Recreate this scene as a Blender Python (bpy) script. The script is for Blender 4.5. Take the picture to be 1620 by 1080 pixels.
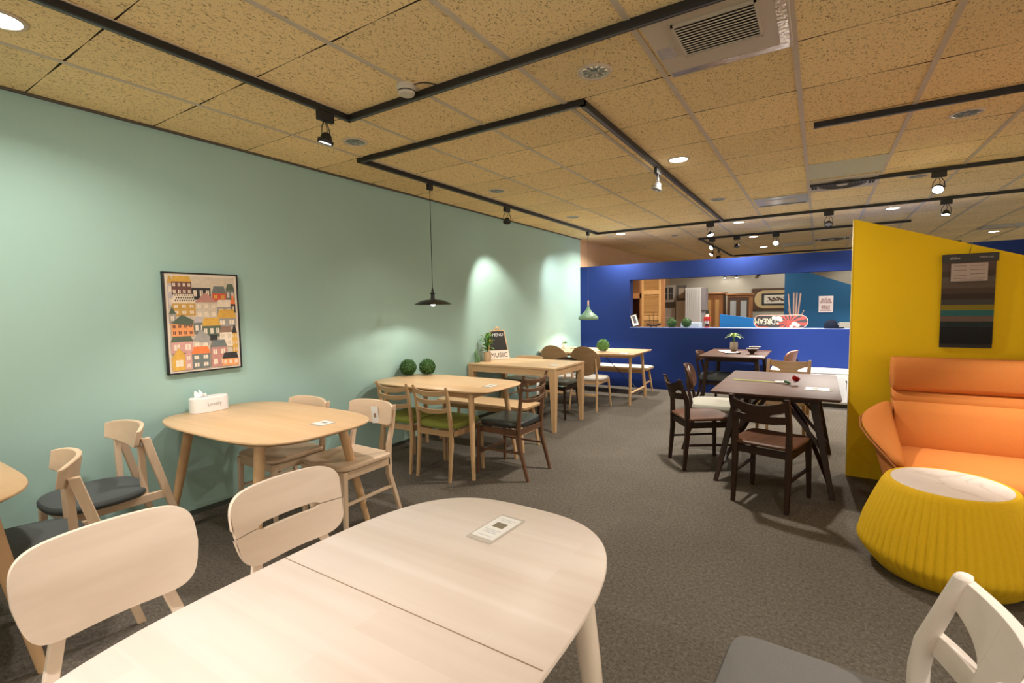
import bpy, bmesh, math, random
from mathutils import Vector, Matrix
random.seed(7)
PI = math.pi
scene = bpy.context.scene
C = scene.collection
for o in list(bpy.data.objects): bpy.data.objects.remove(o)

# ------------------------------------------------------------------ camera
cam_d = bpy.data.cameras.new('camera'); cam = bpy.data.objects.new('camera', cam_d); C.objects.link(cam)
R_ = Vector((0.84517933, 0.53421172, -0.01702158)); U_ = Vector((-0.02288618, 0.06798924, 0.99742352)); F_ = Vector((-0.53399262, 0.84261219, -0.06968917))
cam.matrix_world = Matrix(((R_.x, U_.x, -F_.x, 3.7647), (R_.y, U_.y, -F_.y, 0.3090), (R_.z, U_.z, -F_.z, 1.4440), (0, 0, 0, 1)))
cam_d.sensor_width = 36.0; cam_d.lens = 36 * 767.95 / 1620; cam_d.clip_start = 0.02; cam_d.clip_end = 200
scene.camera = cam

# ------------------------------------------------------------------ world and exposure
w = bpy.data.worlds.new('world'); scene.world = w; w.use_nodes = True
bg = w.node_tree.nodes['Background']; bg.inputs[0].default_value = (1.0, 0.90, 0.75, 1); bg.inputs[1].default_value = 0.72
vs = scene.view_settings; vs.view_transform = 'Standard'; vs.look = 'None'; vs.gamma = 1; vs.use_curve_mapping = False; vs.exposure = 1.0

H = 2.681          # ceiling height
TR = 2.645         # underside of the track rails
WARM = (1.0, 0.80, 0.55); WHITE = (1.0, 0.94, 0.84); COOL = (0.95, 0.95, 1.0)

def lamp(name, loc, tgt, power, deg, blend=0.6, col=WHITE, size=0.05):
    l = bpy.data.lights.new(name, 'SPOT'); l.energy = power; l.spot_size = math.radians(deg); l.spot_blend = blend
    l.color = col; l.shadow_soft_size = size
    o = bpy.data.objects.new(name, l); C.objects.link(o); o.location = loc
    o.rotation_euler = (Vector(tgt) - Vector(loc)).to_track_quat('-Z', 'Y').to_euler()
    return o

# ------------------------------------------------------------------ materials
MATS = {}
def _new(name):
    m = bpy.data.materials.new(name); m.use_nodes = True; nt = m.node_tree
    return m, nt, nt.nodes['Principled BSDF']
def plain(name, col, rough=0.6, metal=0.0, spec=0.4, noise=0.06, nscale=25, bump=0.0, bscale=200, sheen=0.0):
    if name in MATS: return MATS[name]
    m, nt, b = _new(name); N = nt.nodes; L = nt.links
    b.inputs['Roughness'].default_value = rough; b.inputs['Metallic'].default_value = metal
    b.inputs['Specular IOR Level'].default_value = spec
    if sheen: b.inputs['Sheen Weight'].default_value = sheen
    tc = N.new('ShaderNodeTexCoord'); nz = N.new('ShaderNodeTexNoise'); nz.inputs['Scale'].default_value = nscale; nz.inputs['Detail'].default_value = 3
    L.new(tc.outputs['Object'], nz.inputs['Vector'])
    mx = N.new('ShaderNodeMix'); mx.data_type = 'RGBA'
    mx.inputs[6].default_value = tuple(c * (1 - noise) for c in col[:3]) + (1,); mx.inputs[7].default_value = tuple(min(1, c * (1 + noise)) for c in col[:3]) + (1,)
    L.new(nz.outputs[0], mx.inputs[0]); L.new(mx.outputs[2], b.inputs['Base Color'])
    if bump:
        n2 = N.new('ShaderNodeTexNoise'); n2.inputs['Scale'].default_value = bscale; n2.inputs['Detail'].default_value = 2
        L.new(tc.outputs['Object'], n2.inputs['Vector'])
        bp = N.new('ShaderNodeBump'); bp.inputs['Strength'].default_value = bump; bp.inputs['Distance'].default_value = 0.002
        L.new(n2.outputs[0], bp.inputs['Height']); L.new(bp.outputs[0], b.inputs['Normal'])
    MATS[name] = m; return m
def wood(name, light, dark, axis='x', rough=0.45, stave=0.0, spec=0.35, fine=1.0):
    key = name + axis
    if key in MATS: return MATS[key]
    m, nt, b = _new(key); N = nt.nodes; L = nt.links
    b.inputs['Roughness'].default_value = rough; b.inputs['Specular IOR Level'].default_value = spec
    tc = N.new('ShaderNodeTexCoord'); mp = N.new('ShaderNodeMapping')
    s = {'x': (1.2, 26, 26), 'y': (26, 1.2, 26), 'z': (26, 26, 1.2)}[axis]
    mp.inputs['Scale'].default_value = tuple(v * fine for v in s)
    L.new(tc.outputs['Object'], mp.inputs['Vector'])
    n1 = N.new('ShaderNodeTexNoise'); n1.inputs['Scale'].default_value = 1.0; n1.inputs['Detail'].default_value = 5; n1.inputs['Distortion'].default_value = 0.6
    L.new(mp.outputs[0], n1.inputs['Vector'])
    n2 = N.new('ShaderNodeTexNoise'); n2.inputs['Scale'].default_value = 0.12; n2.inputs['Detail'].default_value = 2
    L.new(mp.outputs[0], n2.inputs['Vector'])
    ad = N.new('ShaderNodeMath'); ad.operation = 'MULTIPLY_ADD'; ad.inputs[1].default_value = 0.55; L.new(n2.outputs[0], ad.inputs[0])
    h = N.new('ShaderNodeMath'); h.operation = 'MULTIPLY'; h.inputs[1].default_value = 0.5; L.new(n1.outputs[0], h.inputs[0]); L.new(h.outputs[0], ad.inputs[2])
    src = ad.outputs[0]
    if stave:
        br = N.new('ShaderNodeTexBrick'); br.inputs['Color1'].default_value = (0.2, 0.2, 0.2, 1); br.inputs['Color2'].default_value = (0.8, 0.8, 0.8, 1)
        br.inputs['Mortar'].default_value = (0.5, 0.5, 0.5, 1); br.inputs['Mortar Size'].default_value = 0.0; br.inputs['Scale'].default_value = 1.0
        br.inputs['Brick Width'].default_value = 0.55; br.inputs['Row Height'].default_value = 0.075
        if axis == 'y':
            mq = N.new('ShaderNodeMapping'); mq.inputs['Rotation'].default_value = (0, 0, PI / 2); L.new(tc.outputs['Object'], mq.inputs['Vector']); L.new(mq.outputs[0], br.inputs['Vector'])
        else: L.new(tc.outputs['Object'], br.inputs['Vector'])
        mm = N.new('ShaderNodeMath'); mm.operation = 'MULTIPLY_ADD'; mm.inputs[1].default_value = stave; L.new(br.outputs[0], mm.inputs[0]); L.new(src, mm.inputs[2])
        sb = N.new('ShaderNodeMath'); sb.operation = 'SUBTRACT'; sb.inputs[1].default_value = stave * 0.5; L.new(mm.outputs[0], sb.inputs[0]); src = sb.outputs[0]
    rp = N.new('ShaderNodeValToRGB'); rp.color_ramp.elements[0].position = 0.3; rp.color_ramp.elements[1].position = 0.7
    rp.color_ramp.elements[0].color = (*dark, 1); rp.color_ramp.elements[1].color = (*light, 1)
    L.new(src, rp.inputs[0]); L.new(rp.outputs[0], b.inputs['Base Color'])
    MATS[key] = m; return m
def glow(name, col, s):
    if name in MATS: return MATS[name]
    m, nt, b = _new(name); b.inputs['Base Color'].default_value = (*col, 1); b.inputs['Emission Color'].default_value = (*col, 1); b.inputs['Emission Strength'].default_value = s
    MATS[name] = m; return m
def glass(name, col=(0.9, 0.95, 0.93), rough=0.05):
    if name in MATS: return MATS[name]
    m, nt, b = _new(name); b.inputs['Base Color'].default_value = (*col, 1); b.inputs['Roughness'].default_value = rough
    b.inputs['Transmission Weight'].default_value = 0.95; b.inputs['IOR'].default_value = 1.2
    MATS[name] = m; return m

OAK_L, OAK_D = (0.70, 0.47, 0.27), (0.55, 0.34, 0.175)
def oak(a): return wood('oak', (0.66, 0.43, 0.235), (0.50, 0.30, 0.145), a)
def oaktop(a): return wood('oak_top', (0.70, 0.47, 0.27), (0.56, 0.36, 0.19), a, rough=0.38, stave=0.12)
def pale(a): return wood('pale_oak', (0.74, 0.56, 0.40), (0.62, 0.45, 0.30), a)
def bleach(a): return wood('bleached_ash', (0.88, 0.74, 0.61), (0.72, 0.58, 0.455), a, rough=0.4, fine=0.6)
def bleachtop(a): return wood('bleached_top', (0.84, 0.745, 0.67), (0.70, 0.58, 0.49), a, rough=0.42, stave=0.22, fine=0.6)
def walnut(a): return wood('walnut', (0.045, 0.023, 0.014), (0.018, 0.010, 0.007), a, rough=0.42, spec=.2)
def walnutm(a): return wood('mid_walnut', (0.13, 0.058, 0.032), (0.060, 0.028, 0.015), a, rough=0.45, spec=.2)
def walnutd(a): return wood('brown_walnut', (0.17, 0.085, 0.045), (0.085, 0.042, 0.022), a, rough=0.4)
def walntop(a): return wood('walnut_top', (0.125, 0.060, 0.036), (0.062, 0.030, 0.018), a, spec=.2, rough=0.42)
def oakk(a): return wood('oak_brown', (0.56, 0.37, 0.20), (0.42, 0.26, 0.13), a)
def tan(a): return wood('golden_shaded_oak', (0.36, 0.23, 0.12), (0.26, 0.155, 0.075), a)  # golden brown chair's own colour, and shade painted into the round oak backs
BLACK = plain('black_metal', (0.012, 0.012, 0.012), 0.45, 0.0, 0.5)
GREYFAB = plain('grey_fabric', (0.085, 0.095, 0.095), 0.9, bump=0.6, bscale=420, noise=0.25, nscale=300)
SEATGREY = plain('light_grey_fabric', (0.17, 0.165, 0.158), 0.92, bump=0.6, bscale=400, noise=0.15, nscale=250)
GREENFAB = plain('green_fabric', (0.22, 0.245, 0.045), 0.9, bump=0.5, bscale=350, noise=0.12, nscale=200)
CREAMFAB = plain('cream_fabric', (0.60, 0.56, 0.50), 0.9, bump=0.4, bscale=350)
OATFAB = plain('oatmeal_fabric', (0.42, 0.40, 0.33), 0.9, bump=0.5, bscale=350)
OLIVEFAB = plain('olive_grey_leather', (0.13, 0.125, 0.09), 0.5, spec=0.5)
LEATHER = plain('black_leather', (0.018, 0.020, 0.018), 0.33, spec=0.6)
PAPER = plain('paper', (0.80, 0.78, 0.74), 0.5, noise=0.02)
PLASTIC = plain('clear_sleeve', (0.55, 0.50, 0.44), 0.15, spec=0.7, noise=0.02)
INK = plain('ink', (0.10, 0.10, 0.11), 0.6)
BROWNINK = plain('brown_ink', (0.20, 0.045, 0.03), 0.6)
WHITEP = plain('white_plastic', (0.82, 0.80, 0.78), 0.35, noise=0.02)
WHITEPAINT = plain('white_paint', (0.72, 0.71, 0.68), 0.5, noise=0.03)
BRASS = plain('brass', (0.65, 0.45, 0.2), 0.3, metal=1.0)
STEEL = plain('brushed_steel', (0.55, 0.55, 0.55), 0.28, metal=1.0)
RUBBER = plain('dark_rubber', (0.02, 0.02, 0.02), 0.8)

# ------------------------------------------------------------------ mesh tools
class MB:
    def __init__(s): s.v = []; s.f = []; s.mi = []
    def _add(s, vs, fs, mi=0):
        k = len(s.v); s.v += [tuple(v) for v in vs]; s.f += [tuple(i + k for i in f) for f in fs]; s.mi += [mi] * len(fs); return s
    def box(s, c, d, rz=0, mi=0, M=None):
        hx, hy, hz = d[0] / 2, d[1] / 2, d[2] / 2
        pts = [Vector((x * hx, y * hy, z * hz)) for z in (-1, 1) for x, y in ((-1, -1), (1, -1), (1, 1), (-1, 1))]
        m = M if M else Matrix.Rotation(rz, 3, 'Z')
        pts = [m @ p + Vector(c) for p in pts]
        return s._add(pts, [(3, 2, 1, 0), (4, 5, 6, 7), (0, 1, 5, 4), (1, 2, 6, 5), (2, 3, 7, 6), (3, 0, 4, 7)], mi)
    def b2(s, a, b, mi=0):   # box from corner to corner
        return s.box([(a[i] + b[i]) / 2 for i in range(3)], [abs(b[i] - a[i]) for i in range(3)], mi=mi)
    def sweep(s, pts, secs, n=4, flat=True, mi=0, up=None):
        """pts path, secs (w,d) per point; n=4 -> rectangle, n>4 -> ellipse. flat: sections stay horizontal; else perpendicular."""
        pts = [Vector(p) for p in pts]; rings = []
        if not isinstance(secs, list): secs = [secs] * len(pts)
        for i, p in enumerate(pts):
            t = (pts[min(i + 1, len(pts) - 1)] - pts[max(i - 1, 0)]).normalized()
            if flat: ax, ay = Vector((1, 0, 0)), Vector((0, 1, 0))
            else:
                u = Vector(up) if up else Vector((0, 0, 1))
                if abs(t.dot(u)) > 0.97: u = Vector((0, 1, 0))
                ax = t.cross(u).normalized(); ay = ax.cross(t).normalized()
            w_, d_ = secs[i]
            if n == 4: cs = [(-.5, -.5), (.5, -.5), (.5, .5), (-.5, .5)]
            elif n == 8: # rounded rectangle
                q = 0.32; cs = [(-.5, -q), (-q, -.5), (q, -.5), (.5, -q), (.5, q), (q, .5), (-q, .5), (-.5, q)]
            else: cs = [(.5 * math.cos(2 * PI * k / n), .5 * math.sin(2 * PI * k / n)) for k in range(n)]
            rings.append([p + ax * (a * w_) + ay * (b * d_) for a, b in cs])
        m = len(rings[0]); vs = [v for r in rings for v in r]; fs = []
        for i in range(len(rings) - 1):
            for k in range(m):
                a = i * m + k; b = i * m + (k + 1) % m
                fs.append((a, b, b + m, a + m))
        fs.append(tuple(reversed(range(m)))); fs.append(tuple(range((len(rings) - 1) * m, len(rings) * m)))
        return s._add(vs, fs, mi)
    def tube(s, pts, r, n=8, mi=0):
        rr = r if isinstance(r, list) else [r] * len(pts)
        return s.sweep(pts, [(2 * q, 2 * q) for q in rr], n=max(n, 9) if n == 8 else n, flat=False, mi=mi)
    def lathe(s, prof, c=(0, 0, 0), n=32, mi=0, M=None, cap=True):
        c = Vector(c); vs = []; fs = []
        for r, z in prof:
            for k in range(n):
                v = Vector((r * math.cos(2 * PI * k / n), r * math.sin(2 * PI * k / n), z))
                if M: v = M @ v
                vs.append(v + c)
        for i in range(len(prof) - 1):
            for k in range(n):
                a = i * n + k; b = i * n + (k + 1) % n; fs.append((a, b, b + n, a + n))
        if cap: fs.append(tuple(reversed(range(n)))); fs.append(tuple(range((len(prof) - 1) * n, len(prof) * n)))
        return s._add(vs, fs, mi)
    def prism(s, out, z0, z1, inset=0.0, mi=0, M=None, top_inset=0.0):
        """outline extruded z0..z1; inset shrinks the bottom outline, top_inset rounds the top edge."""
        n = len(out); cx = sum(p[0] for p in out) / n; cy = sum(p[1] for p in out) / n
        mx = max(max(abs(p[0] - cx), abs(p[1] - cy)) for p in out)
        def sc(d):
            r = []
            for x, y in out:
                l = math.hypot(x - cx, y - cy) or 1; k = (l - d) / l; r.append((cx + (x - cx) * k, cy + (y - cy) * k))
            return r
        lv = []
        if inset: lv += [(sc(inset), z0), (out, z0 + (z1 - z0) * 0.6)]
        else: lv += [(out, z0)]
        if top_inset: lv += [(out, z1 - top_inset), (sc(top_inset), z1)]
        else: lv += [(out, z1)]
        vs = []; fs = []
        for o_, z in lv:
            for x, y in o_:
                v = Vector((x, y, z)); vs.append(M @ v if M else v)
        for i in range(len(lv) - 1):
            for k in range(n):
                a = i * n + k; b = i * n + (k + 1) % n; fs.append((a, b, b + n, a + n))
        fs.append(tuple(reversed(range(n)))); fs.append(tuple(range((len(lv) - 1) * n, len(lv) * n)))
        return s._add(vs, fs, mi)
    def cushion(s, out, z0, z1, dome=0.012, mi=0, saddle=0.0, rings=5):
        """soft seat: outline shrunk in rounded steps, domed top."""
        n = len(out); cx = sum(p[0] for p in out) / n; cy = sum(p[1] for p in out) / n; h = z1 - z0
        lv = [(0.97, z0), (1.0, z0 + h * .3), (1.0, z0 + h * .6), (0.965, z0 + h * .9), (0.90, z1)]
        for k in range(1, rings + 1):
            q = 0.90 * (1 - k / (rings + 0.5)); lv.append((q, z1 + dome * (1 - (q / .9) ** 2)))
        vs = []; fs = []
        for q, z in lv:
            for x, y in out:
                X = cx + (x - cx) * q; Y = cy + (y - cy) * q
                vs.append((X, Y, z + (saddle * ((X - cx) / 0.2) ** 2 if z > z0 + h * .5 else 0)))
        for i in range(len(lv) - 1):
            for k in range(n):
                a = i * n + k; b = i * n + (k + 1) % n; fs.append((a, b, b + n, a + n))
        fs.append(tuple(reversed(range(n)))); fs.append(tuple(range((len(lv) - 1) * n, len(lv) * n)))
        return s._add(vs, fs, mi)
    def ribbon(s, us, lo, hi, pos, th, m=4, mi=0):
        """plate between lo(u) and hi(u), laid on the surface pos(u,z); th thickness along y."""
        k0 = len(s.v); cols = []
        for u in us:
            a, b = lo(u), hi(u); col = []
            for j in range(m + 1):
                z = a + (b - a) * j / m; col.append(Vector(pos(u, z)))
            cols.append(col)
        n = len(us); fr = []; bk = []; vs = []
        for col in cols:
            for p in col: vs.append(p + Vector((0, th / 2, 0)))
        for col in cols:
            for p in col: vs.append(p - Vector((0, th / 2, 0)))
        o = n * (m + 1); fs = []
        def F(i, j): return i * (m + 1) + j
        for i in range(n - 1):
            for j in range(m):
                fs.append((F(i, j), F(i, j + 1), F(i + 1, j + 1), F(i + 1, j)))
                fs.append((o + F(i, j), o + F(i + 1, j), o + F(i + 1, j + 1), o + F(i, j + 1)))
            fs.append((F(i, 0), F(i + 1, 0), o + F(i + 1, 0), o + F(i, 0)))
            fs.append((F(i, m), o + F(i, m), o + F(i + 1, m), F(i + 1, m)))
        for j in range(m):
            fs.append((F(0, j), o + F(0, j), o + F(0, j + 1), F(0, j + 1)))
            fs.append((F(n - 1, j), F(n - 1, j + 1), o + F(n - 1, j + 1), o + F(n - 1, j)))
        return s._add(vs, fs, mi)
    def poly(s, pts, mi=0): return s._add(pts, [tuple(range(len(pts)))], mi)
    def build(s, name, mat, parent=None, label=None, bevel=0.0, smooth=True, angle=38, sub=0, weld=False):
        me = bpy.data.meshes.new(name); me.from_pydata(s.v, [], s.f)
        mats = mat if isinstance(mat, list) else [mat]
        for m in mats: me.materials.append(m)
        if len(mats) > 1: me.polygons.foreach_set('material_index', s.mi)
        bm = bmesh.new(); bm.from_mesh(me)
        if weld: bmesh.ops.remove_doubles(bm, verts=bm.verts, dist=1e-4)
        bmesh.ops.recalc_face_normals(bm, faces=bm.faces); bm.to_mesh(me); bm.free()
        if smooth:
            me.polygons.foreach_set('use_smooth', [True] * len(me.polygons))
            me.set_sharp_from_angle(angle=math.radians(angle))
        o = bpy.data.objects.new(name, me); C.objects.link(o)
        if parent: o.parent = parent
        if label: o['label'] = label
        if bevel:
            b = o.modifiers.new('bevel', 'BEVEL'); b.width = bevel; b.segments = 2; b.limit_method = 'ANGLE'; b.angle_limit = math.radians(35); b.harden_normals = False
        if sub:
            q = o.modifiers.new('sub', 'SUBSURF'); q.levels = sub; q.render_levels = sub
        return o

def super_out(a, b, n=4.0, k=64, cx=0, cy=0):
    r = []
    for i in range(k):
        t = 2 * PI * i / k; c, s_ = math.cos(t), math.sin(t)
        r.append((cx + a * math.copysign(abs(c) ** (2 / n), c), cy + b * math.copysign(abs(s_) ** (2 / n), s_)))
    return r
def rrect(a, b, r, k=6, cx=0, cy=0):
    o = []
    for sx, sy, t0 in ((1, 1, 0), (-1, 1, PI / 2), (-1, -1, PI), (1, -1, 1.5 * PI)):
        for i in range(k + 1):
            t = t0 + PI / 2 * i / k; o.append((cx + sx * (a - r) + r * math.cos(t), cy + sy * (b - r) + r * math.sin(t)))
    return o
def lin(a, b, n): return [a + (b - a) * i / (n - 1) for i in range(n)]

def thing(name, label, cat, loc=(0, 0, 0), rz=0, group=None):
    o = bpy.data.objects.new(name, None); o.empty_display_size = 0.1; C.objects.link(o); o.location = loc; o.rotation_euler = (0, 0, rz)
    o['label'] = label; o['category'] = cat
    if group: o['group'] = group
    return o
def tag(o, label, cat, group=None):
    o['label'] = label; o['category'] = cat
    if group: o['group'] = group
    return o
def struct(o): o['kind'] = 'structure'; return o
def copy_tree(o, parent=None):
    kids = [c for c in bpy.data.objects if c.parent == o]
    c = o.copy(); C.objects.link(c); c.parent = parent
    for k in kids: copy_tree(k, c)
    return c
def text_mb(txt, size, M, ext=0.0006, name='t'):
    cu = bpy.data.curves.new(name, 'FONT'); cu.body = txt; cu.size = size; cu.align_x = 'CENTER'; cu.align_y = 'CENTER'; cu.extrude = ext; cu.resolution_u = 3
    o = bpy.data.objects.new(name, cu); C.objects.link(o)
    bpy.context.view_layer.update()
    me = bpy.data.meshes.new_from_object(o.evaluated_get(bpy.context.evaluated_depsgraph_get()))
    bpy.data.objects.remove(o); mb = MB()
    mb._add([M @ v.co for v in me.vertices], [tuple(p.vertices) for p in me.polygons]); bpy.data.meshes.remove(me)
    return mb
def frame3(origin, ex, ey):
    ex = Vector(ex).normalized(); ey = Vector(ey).normalized(); ez = ex.cross(ey)
    return Matrix(((ex.x, ey.x, ez.x, origin[0]), (ex.y, ey.y, ez.y, origin[1]), (ex.z, ey.z, ez.z, origin[2]), (0, 0, 0, 1)))

# ================================================================== SETTING
def carpet_mat():
    m, nt, b = _new('carpet'); N = nt.nodes; L = nt.links; b.inputs['Roughness'].default_value = 1.0; b.inputs['Specular IOR Level'].default_value = 0.1
    tc = N.new('ShaderNodeTexCoord')
    n1 = N.new('ShaderNodeTexNoise'); n1.inputs['Scale'].default_value = 60; n1.inputs['Detail'].default_value = 8; n1.inputs['Roughness'].default_value = 0.95
    n2 = N.new('ShaderNodeTexNoise'); n2.inputs['Scale'].default_value = 2.2; n2.inputs['Detail'].default_value = 4
    L.new(tc.outputs['Object'], n1.inputs['Vector']); L.new(tc.outputs['Object'], n2.inputs['Vector'])
    rp = N.new('ShaderNodeValToRGB'); rp.color_ramp.elements[0].position = 0.38; rp.color_ramp.elements[1].position = 0.64
    rp.color_ramp.elements[0].color = (0.048, 0.041, 0.034, 1); rp.color_ramp.elements[1].color = (0.245, 0.21, 0.17, 1)
    L.new(n1.outputs[0], rp.inputs[0])
    mx = N.new('ShaderNodeMix'); mx.data_type = 'RGBA'; mx.blend_type = 'MULTIPLY'; mx.inputs[0].default_value = 0.25
    L.new(rp.outputs[0], mx.inputs[6]); L.new(n2.outputs[0], mx.inputs[7]); 
    L.new(mx.outputs[2], b.inputs['Base Color'])
    bp = N.new('ShaderNodeBump'); bp.inputs['Strength'].default_value = 0.35; bp.inputs['Distance'].default_value = 0.003
    L.new(n1.outputs[0], bp.inputs['Height']); L.new(bp.outputs[0], b.inputs['Normal'])
    return m
def wall_paint(name, col, bump=0.25, rough=0.75, weave=False):
    m, nt, b = _new(name); N = nt.nodes; L = nt.links; b.inputs['Roughness'].default_value = rough; b.inputs['Specular IOR Level'].default_value = 0.25
    tc = N.new('ShaderNodeTexCoord'); n = N.new('ShaderNodeTexNoise'); n.inputs['Scale'].default_value = 1.3; n.inputs['Detail'].default_value = 5
    L.new(tc.outputs['Object'], n.inputs['Vector'])
    mx = N.new('ShaderNodeMix'); mx.data_type = 'RGBA'; mx.inputs[6].default_value = tuple(c * 0.94 for c in col) + (1,); mx.inputs[7].default_value = tuple(min(1, c * 1.05) for c in col) + (1,)
    L.new(n.outputs[0], mx.inputs[0]); L.new(mx.outputs[2], b.inputs['Base Color'])
    n2 = N.new('ShaderNodeTexNoise'); n2.inputs['Scale'].default_value = 260 if weave else 90; n2.inputs['Detail'].default_value = 2
    L.new(tc.outputs['Object'], n2.inputs['Vector'])
    bp = N.new('ShaderNodeBump'); bp.inputs['Strength'].default_value = bump; bp.inputs['Distance'].default_value = 0.002
    L.new(n2.outputs[0], bp.inputs['Height']); L.new(bp.outputs[0], b.inputs['Normal'])
    return m
MINT = wall_paint('mint_paint', (0.355, 0.525, 0.47))
BLUE = wall_paint('blue_felt', (0.011, 0.031, 0.165), 0.5, 0.85, True)
YELLOW = wall_paint('yellow_felt', (0.86, 0.56, 0.009), 0.5, 0.85, True)
PEACH = wall_paint('peach_paint', (0.62, 0.40, 0.24))
BEIGE = wall_paint('beige_paint', (0.42, 0.39, 0.32))
TEAL = wall_paint('teal_felt', (0.010, 0.062, 0.135), 0.4, 0.85, True)
AZURE = wall_paint('azure_felt', (0.018, 0.15, 0.42), 0.4, 0.85, True)
NAVY = wall_paint('navy_felt', (0.012, 0.030, 0.13), 0.4, 0.85, True)

X0, PX, PY, OY = 0.606, 0.606, 0.615, 0.0     # ceiling grid: x = 0.606*k, y = 0.615*j
def ceil_mat():
    m, nt, b = _new('ceiling_tile'); N = nt.nodes; L = nt.links; b.inputs['Roughness'].default_value = 0.95; b.inputs['Specular IOR Level'].default_value = 0.1
    tc = N.new('ShaderNodeTexCoord'); sp = N.new('ShaderNodeSeparateXYZ'); L.new(tc.outputs['Object'], sp.inputs[0])
    def M(op, a, b_=None, c=None):
        q = N.new('ShaderNodeMath'); q.operation = op
        for i, v in enumerate((a, b_, c)):
            if v is None: continue
            if isinstance(v, (int, float)): q.inputs[i].default_value = v
            else: L.new(v, q.inputs[i])
        return q.outputs[0]
    ix = M('FLOOR', M('DIVIDE', sp.outputs[0], PX)); iy = M('FLOOR', M('DIVIDE', sp.outputs[1], PY))
    cb = N.new('ShaderNodeCombineXYZ'); L.new(ix, cb.inputs[0]); L.new(iy, cb.inputs[1])
    wn = N.new('ShaderNodeTexWhiteNoise'); wn.noise_dimensions = '2D'; L.new(cb.outputs[0], wn.inputs[0])
    # dark joint along x-running edges, width varying along the edge
    fy = M('FRACT', M('DIVIDE', sp.outputs[1], PY)); fx = M('FRACT', M('DIVIDE', sp.outputs[0], PX))
    dy = M('MULTIPLY', M('MINIMUM', fy, M('SUBTRACT', 1.0, fy)), PY)
    dxn = M('MINIMUM', fx, M('SUBTRACT', 1.0, fx))      # 0 at the bars .5 mid tile
    nn = N.new('ShaderNodeTexNoise'); nn.inputs['Scale'].default_value = 2.3; L.new(tc.outputs['Object'], nn.inputs['Vector'])
    wdt = M('MULTIPLY', M('SUBTRACT', 0.62, dxn), M('MULTIPLY', nn.outputs[0], 0.017))
    joint = M('LESS_THAN', dy, wdt)
    # fissures
    mp = N.new('ShaderNodeMapping'); mp.inputs['Scale'].default_value = (105, 66, 1); L.new(tc.outputs['Object'], mp.inputs['Vector'])
    f1 = N.new('ShaderNodeTexNoise'); f1.inputs['Scale'].default_value = 1.0; f1.inputs['Detail'].default_value = 3; f1.inputs['Distortion'].default_value = 1.2; L.new(mp.outputs[0], f1.inputs['Vector'])
    rp = N.new('ShaderNodeValToRGB'); rp.color_ramp.elements[0].position = 0.36; rp.color_ramp.elements[0].color = (0.42, 0.28, 0.13, 1)
    rp.color_ramp.elements[1].position = 0.43; rp.color_ramp.elements[1].color = (0.95, 0.75, 0.40, 1)
    L.new(f1.outputs[0], rp.inputs[0])
    hv = N.new('ShaderNodeHueSaturation'); L.new(rp.outputs[0], hv.inputs['Color']); L.new(M('MULTIPLY_ADD', wn.outputs[0], 0.12, 0.93), hv.inputs['Value'])
    mx = N.new('ShaderNodeMix'); mx.data_type = 'RGBA'; L.new(joint, mx.inputs[0]); L.new(hv.outputs[0], mx.inputs[6]); mx.inputs[7].default_value = (0.03, 0.022, 0.015, 1)
    L.new(mx.outputs[2], b.inputs['Base Color'])
    bp = N.new('ShaderNodeBump'); bp.inputs['Strength'].default_value = 0.5; bp.inputs['Distance'].default_value = 0.003
    L.new(f1.outputs[0], bp.inputs['Height']); L.new(bp.outputs[0], b.inputs['Normal'])
    return m
XR, YB, YN = 10.0, 15.2, -3.0
struct(MB().b2((-0.3, YN, -0.1), (XR, YB + .2, 0)).build('floor', carpet_mat(), smooth=False))
struct(MB().b2((-0.3, YN, H), (XR, YB + .2, H + 0.1)).build('ceiling', ceil_mat(), smooth=False))
BAR = plain('ceiling_bar', (0.62, 0.53, 0.40), 0.5, noise=0.12, nscale=6)
g = MB(); k = 1
while k * PX < XR:
    g.b2((k * PX - 0.014, YN, H - 0.004), (k * PX + 0.014, YB, H + 0.002)); k += 1
struct(g.build('trim_1', BAR, smooth=False))
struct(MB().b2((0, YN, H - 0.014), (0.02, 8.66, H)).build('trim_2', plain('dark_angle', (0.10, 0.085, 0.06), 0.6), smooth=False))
struct(MB().b2((-0.12, YN, 0), (0, 8.66, H)).build('wall_left', MINT, smooth=False))
struct(MB().b2((-0.14, 8.66, 0), (-0.04, YB, H)).build('wall_side', PEACH, smooth=False))
struct(MB().b2((-0.3, YB, 0), (XR, YB + 0.1, H)).build('wall_back', BEIGE, smooth=False))
# dark skirting strip along the mint wall
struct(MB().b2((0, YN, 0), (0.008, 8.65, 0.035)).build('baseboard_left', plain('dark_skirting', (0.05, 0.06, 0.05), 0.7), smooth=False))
# blue partition with the long opening
t = 0.18; b = MB(); zt, z0, z1, xo, xr = 2.165, 1.055, 1.89, 0.94, 5.0; y0, y1 = 8.65, 8.65 + t
b.b2((0.0, y0, 0), (xo, y1, zt)); b.b2((xo, y0, 0), (xr, y1, z0)); b.b2((xo, y0, z1), (xr, y1, zt)); b.b2((xr, y0, 0), (7.2, y1, zt))
struct(b.build('wall_partition', BLUE, smooth=False))
struct(MB().b2((xo, y0 + .002, z0), (xr, y1, z0 + .008)).build('trim_3', plain('sill_blue', (0.30, 0.36, 0.62), 0.4), smooth=False))
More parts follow.
